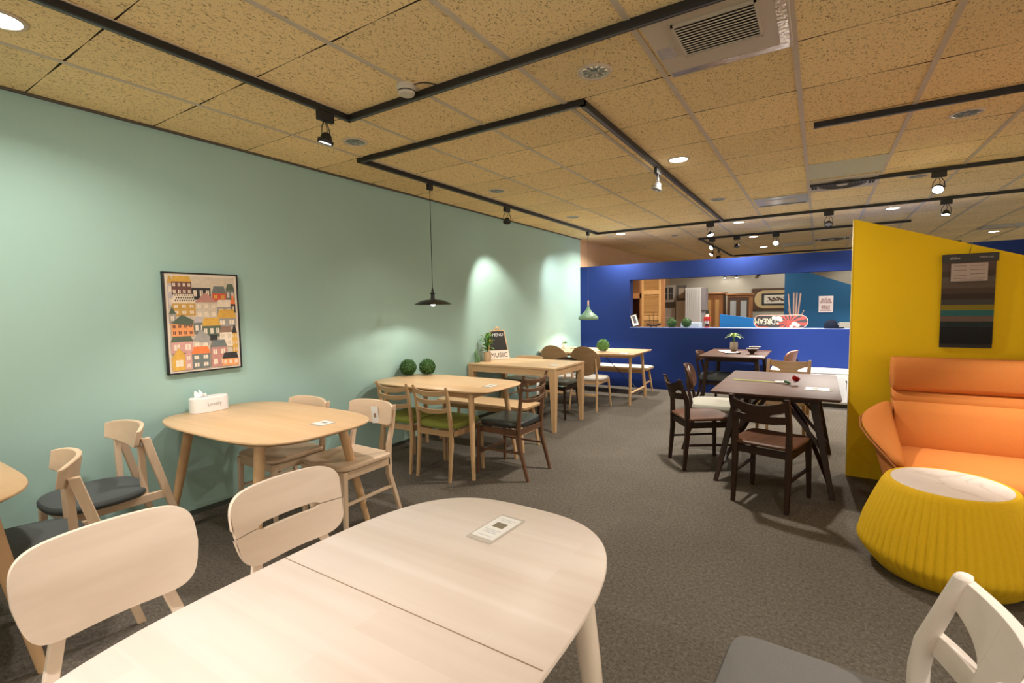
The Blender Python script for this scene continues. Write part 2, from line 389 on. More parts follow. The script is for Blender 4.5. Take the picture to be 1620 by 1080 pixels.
# yellow partition, top cut at a slope
yw = MB(); YF, YT = 5.137, 0.06; yx0, yx1 = 3.985, 7.0
def ytop(x): return 2.105 - 0.362 * (x - yx0)
vs_ = [(yx0, YF, 0), (yx1, YF, 0), (yx1, YF, ytop(yx1)), (yx0, YF, ytop(yx0)), (yx0, YF + YT, 0), (yx1, YF + YT, 0), (yx1, YF + YT, ytop(yx1)), (yx0, YF + YT, ytop(yx0))]
yw._add(vs_, [(0, 1, 2, 3), (7, 6, 5, 4), (0, 3, 7, 4), (1, 5, 6, 2), (3, 2, 6, 7), (0, 4, 5, 1)])
struct(yw.build('wall_yellow', YELLOW, smooth=False))
struct(MB().b2((yx0 - .006, YF - .002, 0), (yx0, YF + YT + .002, 2.105)).build('trim_4', plain('yellow_edging', (0.78, 0.60, 0.10), 0.4), smooth=False))
# teal wall with slanted top, and the low azure panel, seen through the opening
tw = MB(); ty = 10.6
tw.poly([(3.21, ty, 0), (4.9, ty, 0), (4.9, ty, 1.47), (3.50, ty, 2.02), (3.21, ty, 2.02)]); n_ = 5
tw.v += [(x, y + .08, z) for x, y, z in tw.v[:5]]; tw.f += [(9, 8, 7, 6, 5)] + [(i, i + 5, (i + 1) % 5 + 5, (i + 1) % 5) for i in range(5)]; tw.mi += [0] * 6
struct(tw.build('wall_teal', TEAL, smooth=False))
aw = MB(); ay = 9.7
aw.poly([(2.25, ay, 0), (3.05, ay, 0), (3.05, ay, 1.15), (2.25, ay, 1.26)])
aw.v += [(x, y + .08, z) for x, y, z in aw.v[:4]]; aw.f += [(7, 6, 5, 4)] + [(i, i + 4, (i + 1) % 4 + 4, (i + 1) % 4) for i in range(4)]; aw.mi += [0] * 5
struct(aw.build('wall_low_azure', AZURE, smooth=False))
struct(MB().b2((4.06, 10.45, 0), (4.9, 10.58, 1.09)).build('wall_low_beige', BEIGE, smooth=False))
struct(MB().b2((5 * PX + .012, 10 * PY - 1.845 + 0, H - .003), (5 * PX + .013, 10 * PY, H)).build('trim_5', BAR, smooth=False))

# ================================================================== CEILING FITTINGS
def rail(pts, label, group='black track rails on the ceiling'):
    t_ = thing('track_rail', label, 'track rail', (pts[0][0], pts[0][1], H), 0, group)
    ox, oy = pts[0]
    for a, b_ in zip(pts, pts[1:]):
        m = MB(); w2 = 0.018
        x0_, x1_ = sorted((a[0] - ox, b_[0] - ox)); y0_, y1_ = sorted((a[1] - oy, b_[1] - oy))
        m.b2((x0_ - w2, y0_ - w2, TR - H), (x1_ + w2, y1_ + w2, -0.0005)); m.build('rail_segment', BLACK, t_, bevel=0.002)
        g_ = MB()
        if x1_ - x0_ > y1_ - y0_: g_.b2((x0_ + .01, y0_ - .006, TR - H - .0015), (x1_ - .01, y0_ + .006, TR - H))
        else: g_.b2((x0_ - .006, y0_ + .01, TR - H - .0015), (x0_ + .006, y1_ - .01, TR - H))
        g_.build('contact_strip', plain('rail_groove', (0.09, 0.09, 0.085), 0.35, spec=0.7), t_)
    return t_
rail([(1.20, -1.0), (1.20, 2.46), (4.2, 2.46)], 'L-shaped black track rail turning a corner nearest the viewer')
rail([(2.53, 8.05), (2.53, 3.09), (0.56, 3.09), (0.56, 8.10), (6.0, 8.10)], 'black track rail forming a large rectangle above the dining tables')
rail([(1.84, 13.9), (1.84, 9.95), (4.9, 9.95)], 'black track rail far back above the blue partition, with three spotlights on its cross run')
rail([(3.72, 4.36), (6.2, 4.36)], 'short straight black track rail at upper right, nearest the yellow wall')
rail([(3.67, 6.37), (6.4, 6.37)], 'straight black track rail passing across the round ceiling fan unit')
rail([(1.9, 13.9), (6.2, 13.9)], 'black track rail farthest back, just over the blue partition top')

def spot_head(x, y, aim, power, deg, label, lit=True, col=WHITE, along='x', silver=False, energy_only=False, blend=0.6, gl=8, name='track_spotlight'):
    t_ = thing(name, label, 'spotlight', (x, y, TR), 0, 'spotlights clipped to the track rails')
    L_ = (0.11, 0.032) if along == 'x' else (0.032, 0.11)
    MB().b2((-L_[0] / 2, -L_[1] / 2, -0.055), (L_[0] / 2, L_[1] / 2, -0.001)).build('adapter_box', BLACK, t_, bevel=0.003)
    d = (Vector(aim) - Vector((x, y, TR - 0.15))).normalized()
    side = d.cross(Vector((0, 0, 1)));  side = side.normalized() if side.length > 1e-3 else Vector((1, 0, 0))
    c = Vector((0, 0, -0.155)); y_ = MB()
    for s_ in (-1, 1): y_.tube([(side * (0.012 * s_)) + Vector((0, 0, -0.05)), side * (0.042 * s_) + Vector((0, 0, -0.10)), side * (0.047 * s_) + c], 0.0035, 6)
    y_.build('yoke', BLACK, t_)
    cable = MB().tube([(0, 0, -0.055), Vector((0.01, 0, -0.09)), c - d * 0.032], 0.003, 6); cable.build('cable', BLACK, t_)
    M = d.to_track_quat('Z', 'Y').to_matrix()
    hd = MB().lathe([(0.008, -0.034), (0.020, -0.030), (0.029, -0.018), (0.036, 0.006), (0.047, 0.010), (0.047, 0.030), (0.041, 0.030), (0.038, 0.022)], c, 24, M=M)
    hd.build('lamp_head', STEEL if silver else BLACK, t_)
    MB().lathe([(0.0375, 0.020), (0.0375, 0.0245), (0.02, 0.027), (0.004, 0.028)], c, 24, M=M).build('lens', glow('spot_glow%g' % gl, (1, .95, .88), gl) if lit else plain('dull_lens', (.25, .25, .24), .2), t_)
    if power:
        wp = Vector((x, y, TR)) + c + d * 0.045
        lamp('spot_light', wp, aim, power, deg, blend, col, 0.03)
    return t_
S = spot_head
S(1.20, 2.28, (0.75, 2.10, 0.75), 40, 74, 'black spotlight at the corner of the nearest track rail, aimed down at the table', along='y', col=(1, .95, .93))
S(0.56, 5.30, (0.02, 5.9, 1.2), 46, 70, 'black spotlight above the square-legged table, facing the mint wall', along='y')
S(2.53, 4.70, (1.6, 4.2, 0.0), 26, 80, 'silver-headed spotlight on the long side of the rectangular rail', lit=False, along='y', silver=True)
S(2.36, 8.10, (2.8, 7.3, 0.5), 40, 80, 'black spotlight at the far corner junction of the rectangular rail')
S(4.68, 6.37, (3.85, 4.2, 0.7), 55, 85, 'brightly glowing spotlight above the top of the yellow wall', gl=25)
S(5.02, 8.10, (4.8, 7.6, 0.2), 25, 85, 'black spotlight on the far side rail, right of the glowing one')
S(3.84, 8.10, (3.8, 6.4, 0.0), 150, 66, 'black spotlight on the far side rail, left of the yellow wall', lit=False)
S(2.06, 9.95, (1.2, 8.85, 1.8), 20, 90, 'lit spotlight at the left end of the rear cross rail')
S(2.48, 9.95, (2.5, 9.5, 0.3), 20, 90, 'dark spotlight second from the left on the rear cross rail', lit=False)
S(3.10, 9.95, (2.9, 7.6, 0.7), 40, 80, 'brightest glowing spotlight on the rear cross rail', gl=40)
S(1.84, 11.2, (0.9, 10.2, 1.1), 25, 90, 'lit spotlight, first behind the cross rail above the partition', along='y')
S(1.84, 12.0, (1.2, 13.4, 1.3), 30, 90, 'dark spotlight, last one behind the cross rail above the partition', along='y', lit=False)
for xx, yy, tgt, pw, dg in ((1.5, 13.9, (1.3, 15.0, 1.2), 30, 95), (3.0, 13.9, (2.6, 15.1, 1.4), 30, 90), (4.6, 13.9, (4.6, 15.1, 1.3), 25, 90)):
    lamp('back_room_spot', (xx, yy, 2.5), tgt, pw, dg)
lamp('back_room_wash', (3.9, 9.2, 2.45), (3.9, 10.6, 1.3), 12, 110)
lamp('partition_wash', (3.6, 6.6, 2.5), (3.9, 8.65, 0.80), 260, 56, 0.8, COOL)
lamp('partition_wash_left', (1.2, 6.9, 2.5), (1.0, 8.65, 1.9), 10, 80, 0.8, COOL)
# spotlights behind and beside the viewer; those over the left tables have no fixture
for loc, tgt, pw, dg, col in (
        ((2.35, 0.1, 2.5), (2.45, 0.72, 0.75), 78, 72, (1, .97, .96)),
        ((1.35, 0.1, 2.5), (0.0, 0.9, 1.0), 8, 125, COOL),
        ((1.35, 1.3, 2.5), (0.0, 2.1, 0.8), 11, 125, WHITE),
        ((1.20, -0.5, 2.5), (0.8, 0.7, 0.75), 20, 70, WHITE),
        ((4.95, 3.75, 2.5), (5.05, 4.22, 0.35), 160, 56, WHITE),
        ((4.2, 2.0, 2.5), (3.95, 2.9, 0.0), 30, 95, WHITE),
        ((5.2, 1.6, 2.5), (4.1, 1.7, 0.6), 62, 80, WHITE),
        ((0.62, 7.0, 2.5), (0.02, 7.9, 1.45), 40, 74, COOL),
        ((0.56, 3.5, 2.5), (0.5, 3.9, 0.75), 4, 100, WHITE),
        ((0.9, 5.6, 2.5), (0.8, 5.5, 0.75), 36, 90, WHITE),
        ((1.0, 7.1, 2.5), (1.0, 7.3, 0.75), 30, 95, COOL)):
    lamp('spot_light', loc, tgt, pw, dg, 1.0, col, 0.03)

REFL = plain('reflector', (0.62, 0.66, 0.62), 0.22, metal=0.85, noise=0.3, nscale=60)
RINGM = plain('downlight_ring', (0.66, 0.55, 0.42), 0.45)
def downlight(x, y, lit, label, power=22):
    t_ = thing('ceiling_downlight', label, 'downlight', (x, y, H), 0, 'round recessed downlights in the ceiling grid')
    MB().lathe([(0.070, -0.0005), (0.092, -0.0005), (0.092, -0.004), (0.086, -0.009), (0.074, -0.009), (0.070, -0.005)], n=36, cap=False).build('ring', RINGM, t_)
    MB().lathe([(0.071, -0.006), (0.069, -0.003), (0.050, -0.0015), (0.02, -0.001), (0.004, -0.001)], n=24, cap=False).build('reflector', glow('downlight_glow', (1, .96, .88), 12) if lit else REFL, t_)
    if not lit:
        b_ = MB()
        for q in range(10):
            a = q * PI / 5; b_.box((0.045 * math.cos(a), 0.045 * math.sin(a), -0.0045), (0.035, 0.006, 0.003), a)
        b_.box((0, 0, -0.006), (0.03, 0.03, 0.006)); b_.build('bulb', plain('dull_bulb', (.30, .32, .28), .3), t_)
    else:
        l = bpy.data.lights.new('downlight_light', 'AREA'); l.shape = 'DISK'; l.size = 0.13; l.energy = power; l.color = WHITE; l.spread = math.radians(150)
        o = bpy.data.objects.new('downlight_light', l); C.objects.link(o); o.location = (x, y, H - 0.012)
    return t_
for x, y, lit, lb in (
        (0.85, 0.96, True, 'lit downlight at the far left corner above the mint wall chairs'),
        (2.73, 2.80, False, 'large unlit downlight beside the air conditioning panel'),
        (0.85, 2.80, False, 'unlit downlight next to the corner spotlight'),
        (0.85, 4.66, False, 'unlit downlight inside the rectangular rail, above the pendant lamp'),
        (0.85, 6.54, False, 'small unlit downlight inside the far end of the rectangular rail'),
        (2.72, 4.66, True, 'lit downlight just right of the rectangular rail'),
        (2.72, 6.56, False, 'unlit downlight right of the far half of the rectangular rail'),
        (4.56, 4.74, False, 'unlit downlight below the short rail at upper right'),
        (4.56, 6.64, False, 'unlit downlight left of the glowing spotlight over the yellow wall'),
        (0.83, 8.50, True, 'lit downlight just behind the far rail, above the round-back chairs'),
        (2.70, 8.48, True, 'lit downlight behind the far right corner of the rectangular rail'),
        (4.56, 8.60, True, 'lit downlight over the high end of the yellow wall'),
        (2.70, 10.4, True, 'small lit downlight beyond the rear cross rail'),
        (4.56, 10.4, True, 'small lit downlight beyond the yellow wall top'),
        (2.70, 12.35, True, 'tiny lit downlight farthest back over the partition'),
        (6.42, 12.6, True, 'lit downlight far right beside the air unit')):
    downlight(x, y, lit, lb, 8 if y < 2 else 24 if y < 9 else 18)

ACM = plain('air_unit_panel', (0.60, 0.52, 0.40), 0.35, noise=0.05); SLOT = plain('dark_slot', (0.04, 0.035, 0.03), 0.7)
TAPE = plain('foil_tape', (0.70, 0.62, 0.55), 0.12, spec=0.9, metal=0.6, noise=0.15, nscale=20, bump=0.8, bscale=30)
# cassette with louvred grille
t_ = thing('air_conditioner', 'ceiling air conditioning panel with square louvred grille and shiny taped edges, nearest the viewer', 'air conditioner', (3.345, 2.80, H), 0)
MB().prism(rrect(0.285, 0.29, 0.01, 2), -0.012, -0.001).build('panel', ACM, t_, bevel=0.003)
MB().b2((-0.155, -0.215, -0.0145), (0.165, 0.075, -0.0125)).build('grille_recess', SLOT, t_)
sl = MB()
for k in range(13): sl.box((0.005, -0.205 + k * 0.0225, -0.018), (0.32, 0.012, 0.004), M=Matrix.Rotation(0.45, 3, 'X'))
sl.build('louvre_slats', ACM, t_)
fr = MB(); 
for a, b_ in (((-.165, -.225), (-.155, .085)), ((.165, -.225), (.175, .085)), ((-.165, -.225), (.175, -.215)), ((-.165, .075), (.175, .085))): fr.b2((*a, -.022), (*b_, -.012))
fr.build('grille_frame', ACM, t_)
tp = MB(); tp.b2((-0.27, 0.225, -0.0145), (0.27, 0.275, -0.0125)); tp.b2((0.235, -0.28, -0.0145), (0.275, 0.22, -0.0125)); tp.b2((-0.275, -0.05, -0.0145), (-0.20, 0.06, -0.0125))
tp.build('foil_tape', TAPE, t_)
def fan_unit(x, y, label):
    t_ = thing('ceiling_fan_unit', label, 'ceiling fan', (x, y, H), 0, 'square air circulation units with a round grille')
    MB().prism(rrect(0.29, 0.29, 0.02, 3), -0.014, -0.001).build('panel', ACM, t_, bevel=0.003)
    MB().lathe([(0.20, -0.016), (0.20, -0.0145), (0.01, -0.0145)], n=40).build('opening', SLOT, t_)
    r_ = MB()
    for q in (0.06, 0.09, 0.12, 0.15, 0.18, 0.205):
        r_.lathe([(q, -0.022), (q + .006, -0.022), (q + .006, -0.017), (q, -0.017), (q, -0.022)], n=40, cap=False)
    for q in range(8): a = q * PI / 4; r_.box((0.12 * math.cos(a), 0.12 * math.sin(a), -0.020), (0.17, 0.005, 0.004), a)
    r_.build('guard_rings', plain('fan_guard', (.12, .10, .08), .4), t_)
    MB().lathe([(0.05, -0.026), (0.05, -0.016)], n=24).build('hub', ACM, t_)
    v = MB()
    for sx in (-1, 1):
        for k in range(6):
            for j in range(2): v.box((sx * (0.235 + 0.028 * j), -0.12 + k * 0.045, -0.0155), (0.022, 0.034, 0.002))
    v.build('side_vent', SLOT, t_)
fan_unit(3.935, 6.50, 'ceiling air unit with a round fan grille, nearer of the two')
fan_unit(3.935, 11.75, 'small distant ceiling air unit with a round fan grille by the yellow wall')
def air_panel(x, y, label):
    t_ = thing('air_conditioner', label, 'air conditioner', (x, y, H), 0, 'plain flat ceiling air panels')
    MB().prism(rrect(0.28, 0.28, 0.01, 2), -0.012, -0.001).build('panel', plain('air_panel_grey', (.50, .50, .48), .3), t_, bevel=0.003)
    MB().b2((-0.17, -0.14, -0.0145), (0.17, 0.14, -0.0125)).build('grille', ACM, t_)
    MB().b2((-0.25, 0.20, -0.0145), (0.25, 0.235, -0.0125)).build('air_slot', SLOT, t_)
air_panel(3.345, 7.10, 'flat ceiling air panel left of the nearer round fan unit')
air_panel(6.36, 11.8, 'flat ceiling air panel at far right above the navy panel')
air_panel(3.345, 12.3, 'flat ceiling air panel left of the distant round fan unit')
# pale replacement tile
struct(MB().b2((6 * PX + .012, 9 * PY + .01, H - .003), (7 * PX - .012, 10 * PY + .03, H)).build('trim_5b', plain('pale_tile', (.60, .60, .50), .9, noise=.1, nscale=60), smooth=False))
for o in list(bpy.data.objects):
    if o.name == 'trim_5': bpy.data.objects.remove(o)
    elif o.name == 'trim_5b': o.name = 'trim_5'
t_ = thing('smoke_detector', 'round white smoke detector on the ceiling beside the nearest track rail', 'smoke detector', (1.80, 2.36, H))
MB().lathe([(0.055, -0.0005), (0.055, -0.018), (0.050, -0.022), (0.047, -0.030), (0.047, -0.042), (0.040, -0.052), (0.02, -0.055), (0.004, -0.055)]).build('housing', plain('aged_plastic', (.62, .56, .46), .4), t_)
MB().lathe([(0.0485, -0.038), (0.0485, -0.032), (0.0465, -0.032), (0.0465, -0.038), (0.0485, -0.038)], cap=False).build('vent_ring', SLOT, t_)
tag(MB().tube([(1.86, 2.36, H - .01), (1.90, 2.375, H - .004), (1.93, 2.40, H - .004), (1.95, 2.435, H - .006)], 0.003, 6).build('cable', BLACK), 'short black cable from the smoke detector to the track rail', 'cable')
tag(MB().box((1.55, 9.3, H - .006), (.09, .09, .010)).build('ceiling_sensor', plain('sensor_grey', (.30, .26, .2), .5)), 'small square grey sensor on the ceiling, left of the rear cross rail', 'sensor')

def pendant(x, y, kind, label):
    t_ = thing('pendant_lamp', label, 'pendant lamp', (x, y, TR), 0)
    MB().box((0, 0, -0.03), (0.034, 0.06, 0.058)).build('ceiling_mount', BLACK, t_, bevel=.003)
    if kind == 'black':
        zb = 1.485 - TR
        MB().tube([(0, 0, -0.05), (0, 0, zb + 0.14)], 0.0035, 6).build('cord', BLACK, t_)
        MB().lathe([(0.004, zb + .165), (0.012, zb + .14), (0.013, zb + .12), (0.024, zb + .115), (0.024, zb + .105), (0.018, zb + .10), (0.021, zb + .06), (0.03, zb + .05), (0.004, zb + .05)], n=24).build('socket', BLACK, t_)
        MB().lathe([(0.028, zb + .052), (0.06, zb + .050), (0.11, zb + .040), (0.155, zb + .020), (0.185, zb), (0.182, zb), (0.152, zb + .017), (0.108, zb + .036), (0.06, zb + .046), (0.028, zb + .048)], n=48, cap=False).build('shade', plain('black_enamel', (.015, .014, .012), .3, spec=.5), t_)
        MB().lathe([(0.004, zb - .012), (0.018, zb - .008), (0.026, zb + .008), (0.024, zb + .026), (0.013, zb + .045)], n=20).build('bulb', glow('bulb_glow', (1, .93, .8), 6), t_)
        lamp('pendant_light', (x, y, TR + zb - 0.02), (x, y, 0), 11, 150, 0.3, WHITE, 0.03)
    else:
        zb = 1.225 - TR
        MB().tube([(0, 0, -0.05), (0, 0, zb + .30)], 0.003, 6).build('cord', plain('green_cord', (.08, .10, .07), .6), t_)
        MB().lathe([(0.006, zb + .315), (0.014, zb + .31), (0.014, zb + .235), (0.006, zb + .23)], n=20).build('wooden_neck', oak('z'), t_)
        pr = [(0.013, zb + .235), (0.018, zb + .215), (0.030, zb + .180), (0.055, zb + .140), (0.095, zb + .100), (0.135, zb + .068), (0.158, zb + .040), (0.163, zb + .018), (0.158, zb)]
        MB().lathe(pr + [(r - .004, z) for r, z in reversed(pr)], n=48, cap=False).build('shade', plain('sage_green_enamel', (.13, .22, .12), .4), t_)
        MB().lathe([(0.004, zb + .02), (0.028, zb + .03), (0.032, zb + .06), (0.015, zb + .10)], n=20).build('bulb', glow('bulb_glow', (1, .93, .8), 6), t_)
        lamp('pendant_light', (x, y, TR + zb), (x, y, 0), 14, 140, 0.3, WHITE, 0.03)
pendant(0.56, 3.93, 'black', 'black pendant lamp with shallow dish shade hanging over the boxwood table')
pendant(0.56, 7.72, 'green', 'sage green teardrop pendant lamp hanging in front of the blue partition')

# ================================================================== TABLES
def rtable(name, label, loc, a, b_, n, feet, topins, mtop, mleg, th=0.026, h=0.75, foot=(0.034, 0.034), legtop=0.062, apron=0.055, seams=(), group=None, rz=0, out=None, inset=0.03):
    t_ = thing(name, label, 'table', loc, rz, group)
    o = out or super_out(a, b_, n, 96)
    MB().prism(o, h - th, h, inset=inset, top_inset=0.004).build('tabletop', mtop, t_, angle=50)
    for s_ in seams:
        MB().b2((-a * 0.985, s_ - 0.0014, h - th), (a * 0.985, s_ + 0.0014, h + 0.0006)).build('leaf_seam', plain('seam', (.30, .20, .13), .8), t_)
    (fx, fy), (tx, ty_) = feet, topins
    ap = MB(); zc = h - th - apron / 2
    for sy in (-1, 1): ap.box((0, sy * ty_, zc), (2 * tx, 0.022, apron))
    for sx in (-1, 1): ap.box((sx * tx, 0, zc), (0.022, 2 * ty_, apron))
    ap.build('apron', mleg('x'), t_, bevel=.002)
    for sx in (-1, 1):
        for sy in (-1, 1):
            MB().sweep([(sx * tx, sy * ty_, h - th), (sx * (tx + (fx - tx) * .35), sy * (ty_ + (fy - ty_) * .35), h * .62), (sx * fx, sy * fy, 0)], [(legtop, legtop), (legtop * .95, legtop * .95), foot], n=14).build('leg', mleg('z'), t_)
    return t_
rtable('extendable_table', 'pale bleached dining table with rounded ends, nearest the viewer, price card on its top', (2.92, 1.05, 0), 0.42, 0.68, 3.1, (0.36, 0.50), (0.31, 0.42), bleachtop('x'), lambda a: bleach(a), th=0.028, legtop=0.066, apron=0.06, seams=(0.03,))
rtable('dining_table', 'light oak table with soft rounded corners against the mint wall, tissue box on it', (0.72, 2.085, 0), 0.705, 0.425, 3.6, (0.50, 0.39), (0.40, 0.27), oaktop('x'), lambda a: oak(a))
rtable('dining_table', 'light oak table at the left edge of the photo beside the grey-seated chairs', (0.62, 0.435, 0), 0.58, 0.49, 3.6, (0.50, 0.43), (0.42, 0.32), oaktop('x'), lambda a: oak(a))
rtable('dining_table', 'oak dining table carrying two boxwood balls, green-seated chairs at its near side', (0.765, 3.845, 0), 0.71, 0.375, 5.0, (0.57, 0.34), (0.50, 0.26), oaktop('x'), lambda a: oak(a), th=0.022, legtop=0.052, inset=0.02)
# square-legged oak table
t_ = thing('dining_table', 'square oak table with straight tapered corner legs, chalkboard and plant on it', 'table', (0.635, 5.575, 0))
MB().b2((-0.62, -0.41, 0.725), (0.62, 0.41, 0.75)).build('tabletop', oaktop('x'), t_, bevel=.003)
ap = MB()
for sy in (-1, 1): ap.box((0, sy * 0.385, 0.688), (1.20, 0.024, 0.074))
for sx in (-1, 1): ap.box((sx * 0.595, 0, 0.688), (0.024, 0.78, 0.074))
ap.build('apron', oak('x'), t_, bevel=.002)
for sx in (-1, 1):
    for sy in (-1, 1): MB().sweep([(sx * .578, sy * .368, .725), (sx * .578, sy * .368, .62), (sx * .585, sy * .375, 0)], [(.078, .078), (.076, .076), (.044, .044)]).build('leg', oak('z'), t_, bevel=.003)
# far A-frame table
t_ = thing('dining_table', 'oak trestle table with A-shaped legs and thin black rods, in front of the blue partition', 'table', (0.785, 7.45, 0))
MB().prism(rrect(0.77, 0.46, 0.02, 3), 0.727, 0.75, inset=.012).build('tabletop', oaktop('x'), t_)
ap = MB()
for sy in (-1, 1): ap.box((0, sy * 0.24, 0.70), (1.3, 0.022, 0.05))
for sx in (-1, 1): ap.box((sx * 0.66, 0, 0.70), (0.022, 0.5, 0.05))
ap.build('apron', oak('x'), t_)
for sx in (-1, 1):
    for sy in (-1, 1): MB().sweep([(sx * .665, sy * .27, .727), (sx * .685, sy * .36, 0)], [(.048, .048), (.034, .034)], n=12).build('leg', oak('z'), t_)
    MB().tube([(sx * .68, -.335, .17), (sx * .68, .335, .17)], .017, 10).build('stretcher', oak('y'), t_)
    MB().tube([(sx * .68, 0, .18), (sx * .12, 0, .70)], .006, 8).build('brace_rod', BLACK, t_)
# dark truss-leg table
t_ = thing('dining_table', 'dark walnut dining table with diagonally braced legs, red rose lying on it', 'table', (3.475, 5.115, 0))
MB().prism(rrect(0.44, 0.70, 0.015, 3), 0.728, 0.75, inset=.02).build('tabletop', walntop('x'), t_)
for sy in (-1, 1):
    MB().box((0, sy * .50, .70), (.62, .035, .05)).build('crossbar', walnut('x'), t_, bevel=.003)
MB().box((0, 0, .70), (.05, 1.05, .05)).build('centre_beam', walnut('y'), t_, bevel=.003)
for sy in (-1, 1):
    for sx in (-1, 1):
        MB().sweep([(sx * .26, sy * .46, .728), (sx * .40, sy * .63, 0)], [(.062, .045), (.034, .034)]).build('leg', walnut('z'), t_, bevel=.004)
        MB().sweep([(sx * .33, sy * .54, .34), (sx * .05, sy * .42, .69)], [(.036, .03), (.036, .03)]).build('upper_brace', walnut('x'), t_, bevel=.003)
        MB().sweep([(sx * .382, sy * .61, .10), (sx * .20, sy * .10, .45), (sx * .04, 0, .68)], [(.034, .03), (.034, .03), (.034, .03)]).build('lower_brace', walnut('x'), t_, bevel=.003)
# far dark table
t_ = thing('dining_table', 'small dark walnut table by the blue partition set with bowls and a vase', 'table', (2.785, 7.79, 0))
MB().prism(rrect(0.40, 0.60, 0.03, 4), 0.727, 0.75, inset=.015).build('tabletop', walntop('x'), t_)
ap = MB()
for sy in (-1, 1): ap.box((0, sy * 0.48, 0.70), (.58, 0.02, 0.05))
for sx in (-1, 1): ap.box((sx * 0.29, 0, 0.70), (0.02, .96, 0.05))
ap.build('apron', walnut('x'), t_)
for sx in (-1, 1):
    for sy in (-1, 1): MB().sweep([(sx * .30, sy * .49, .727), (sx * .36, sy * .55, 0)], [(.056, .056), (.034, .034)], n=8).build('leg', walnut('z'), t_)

# ================================================================== BENCHES
def bench(label, loc, a, b_, top, mat, mleg, cushion=None, splay=0.02):
    t_ = thing('bench', label, 'bench', loc, 0)
    zt = top - (0.03 if cushion else 0)
    MB().prism(rrect(a, b_, 0.02, 3), zt - .028, zt, inset=.01).build('seat', mat, t_)
    if cushion: MB().cushion(rrect(a - .01, b_ - .01, .05, 5), zt + .0005, top - .008, .008).build('seat_cushion', cushion, t_)
    ap = MB()
    for sy in (-1, 1): ap.box((0, sy * (b_ - .05), zt - .055), (2 * a - .2, .02, .054))
    ap.build('apron', mleg('x'), t_)
    for sx in (-1, 1):
        for sy in (-1, 1): MB().sweep([(sx * (a - .09), sy * (b_ - .045), zt - .02), (sx * (a - .05 + splay), sy * (b_ - .02), 0)], [(.045, .045), (.028, .028)], n=12).build('leg', mleg('z'), t_)
        MB().box((sx * (a - .075), 0, .17), (.02, 2 * b_ - .08, .025)).build('stretcher', mleg('y'), t_)
    return t_
bench('plain oak bench behind the boxwood table, in front of the square-legged table', (0.76, 4.53, 0), 0.57, 0.175, 0.45, oaktop('x'), oak)
bench('oak bench with cream seat cushion in front of the blue partition', (0.75, 8.22, 0), 0.70, 0.19, 0.45, oaktop('x'), oak, CREAMFAB)

# ================================================================== CHAIRS  (local: front = +y, seat centre at the origin)
def smile(w2, yb, bend, lean, z0_):
    return lambda u, z: (u * w2, yb + bend * u * u - lean * (z - z0_), z)
def price_tag(parent_loc, rz, px, py, pz, label, lean=0.0, sz=(0.07, 0.12)):
    t_ = thing('price_tag', label, 'price tag', parent_loc, rz, None)
    M = Matrix.Rotation(lean, 3, 'Y')
    MB().box((px, py, pz), (sz[0], 0.0015, sz[1]), M=M).build('card', PAPER, t_)
    MB().box((px, py - 0.0012, pz - .005), (sz[0] * .35, 0.0012, sz[1] * .25), M=M).box((px, py + 0.0012, pz - .005), (sz[0] * .35, 0.0012, sz[1] * .25), M=M).build('printed_picture', plain('tag_print', (.32, .20, .14), .6), t_)
    MB().tube([Vector((px, py, pz)) + M @ Vector((0, 0, sz[1] / 2)), Vector((px, py, pz)) + M @ Vector((0, -.002, sz[1] / 2 + .02))], .0015, 6).build('cord', plain('brown_cord', (.3, .12, .05), .6), t_)
    return t_

def base_frame(t_, mw, w2, d2, zs, rear_top, rear_foot=(0.0, -0.05), sec=(.034, .034), apron=.05, stretch='side', front_foot=(0.01, 0.01), sz=.22, round_=4, leg_part=True):
    """four legs, aprons, stretchers. rear_top: list of (dx,y,z,secw,secd) points above the seat for the rear legs."""
    for sx in (-1, 1):
        MB().sweep([(sx * w2, d2, zs - .01), (sx * (w2 + front_foot[0]), d2 + front_foot[1], 0)], [sec, (sec[0] * .68, sec[1] * .68)], n=round_).build('front_leg', mw('z'), t_, bevel=.004 if round_ == 4 else 0)
        pts = [(sx * (w2 - .01 + rear_foot[0]), -d2 + rear_foot[1], 0), (sx * (w2 - .012), -d2, zs * .72), (sx * (w2 - .012), -d2, zs)]; secs = [(sec[0] * .7, sec[1] * .75), sec, sec]
        for dx, y, z, sw, sd in rear_top: pts.append((sx * (w2 - .012 + dx), y, z)); secs.append((sw, sd))
        MB().sweep(pts, secs, n=round_).build('rear_leg', mw('z'), t_, bevel=.004 if round_ == 4 else (.010 if round_ == 12 else 0))
    ap = MB(); z = zs - apron / 2 - .012
    ap.box((0, d2, z), (2 * w2, .018, apron)); ap.box((0, -d2, z), (2 * w2 - .02, .018, apron))
    for sx in (-1, 1): ap.box((sx * (w2 - .004), 0, z), (.018, 2 * d2, apron))
    ap.build('seat_frame', mw('x'), t_, bevel=.002)
    if stretch:
        if stretch in ('side', 'both'):
            for sx in (-1, 1): MB().sweep([(sx * (w2 + .003), d2 + .003, sz), (sx * (w2 - .008), -d2 - .018, sz)], (.022, .016), n=4, flat=False).build('stretcher', mw('y'), t_, bevel=.002)
        if stretch in ('rear', 'both'): MB().box((0, d2 + .003, sz - .04), (2 * w2 - .02, .016, .03)).build('stretcher', mw('x'), t_, bevel=.002)

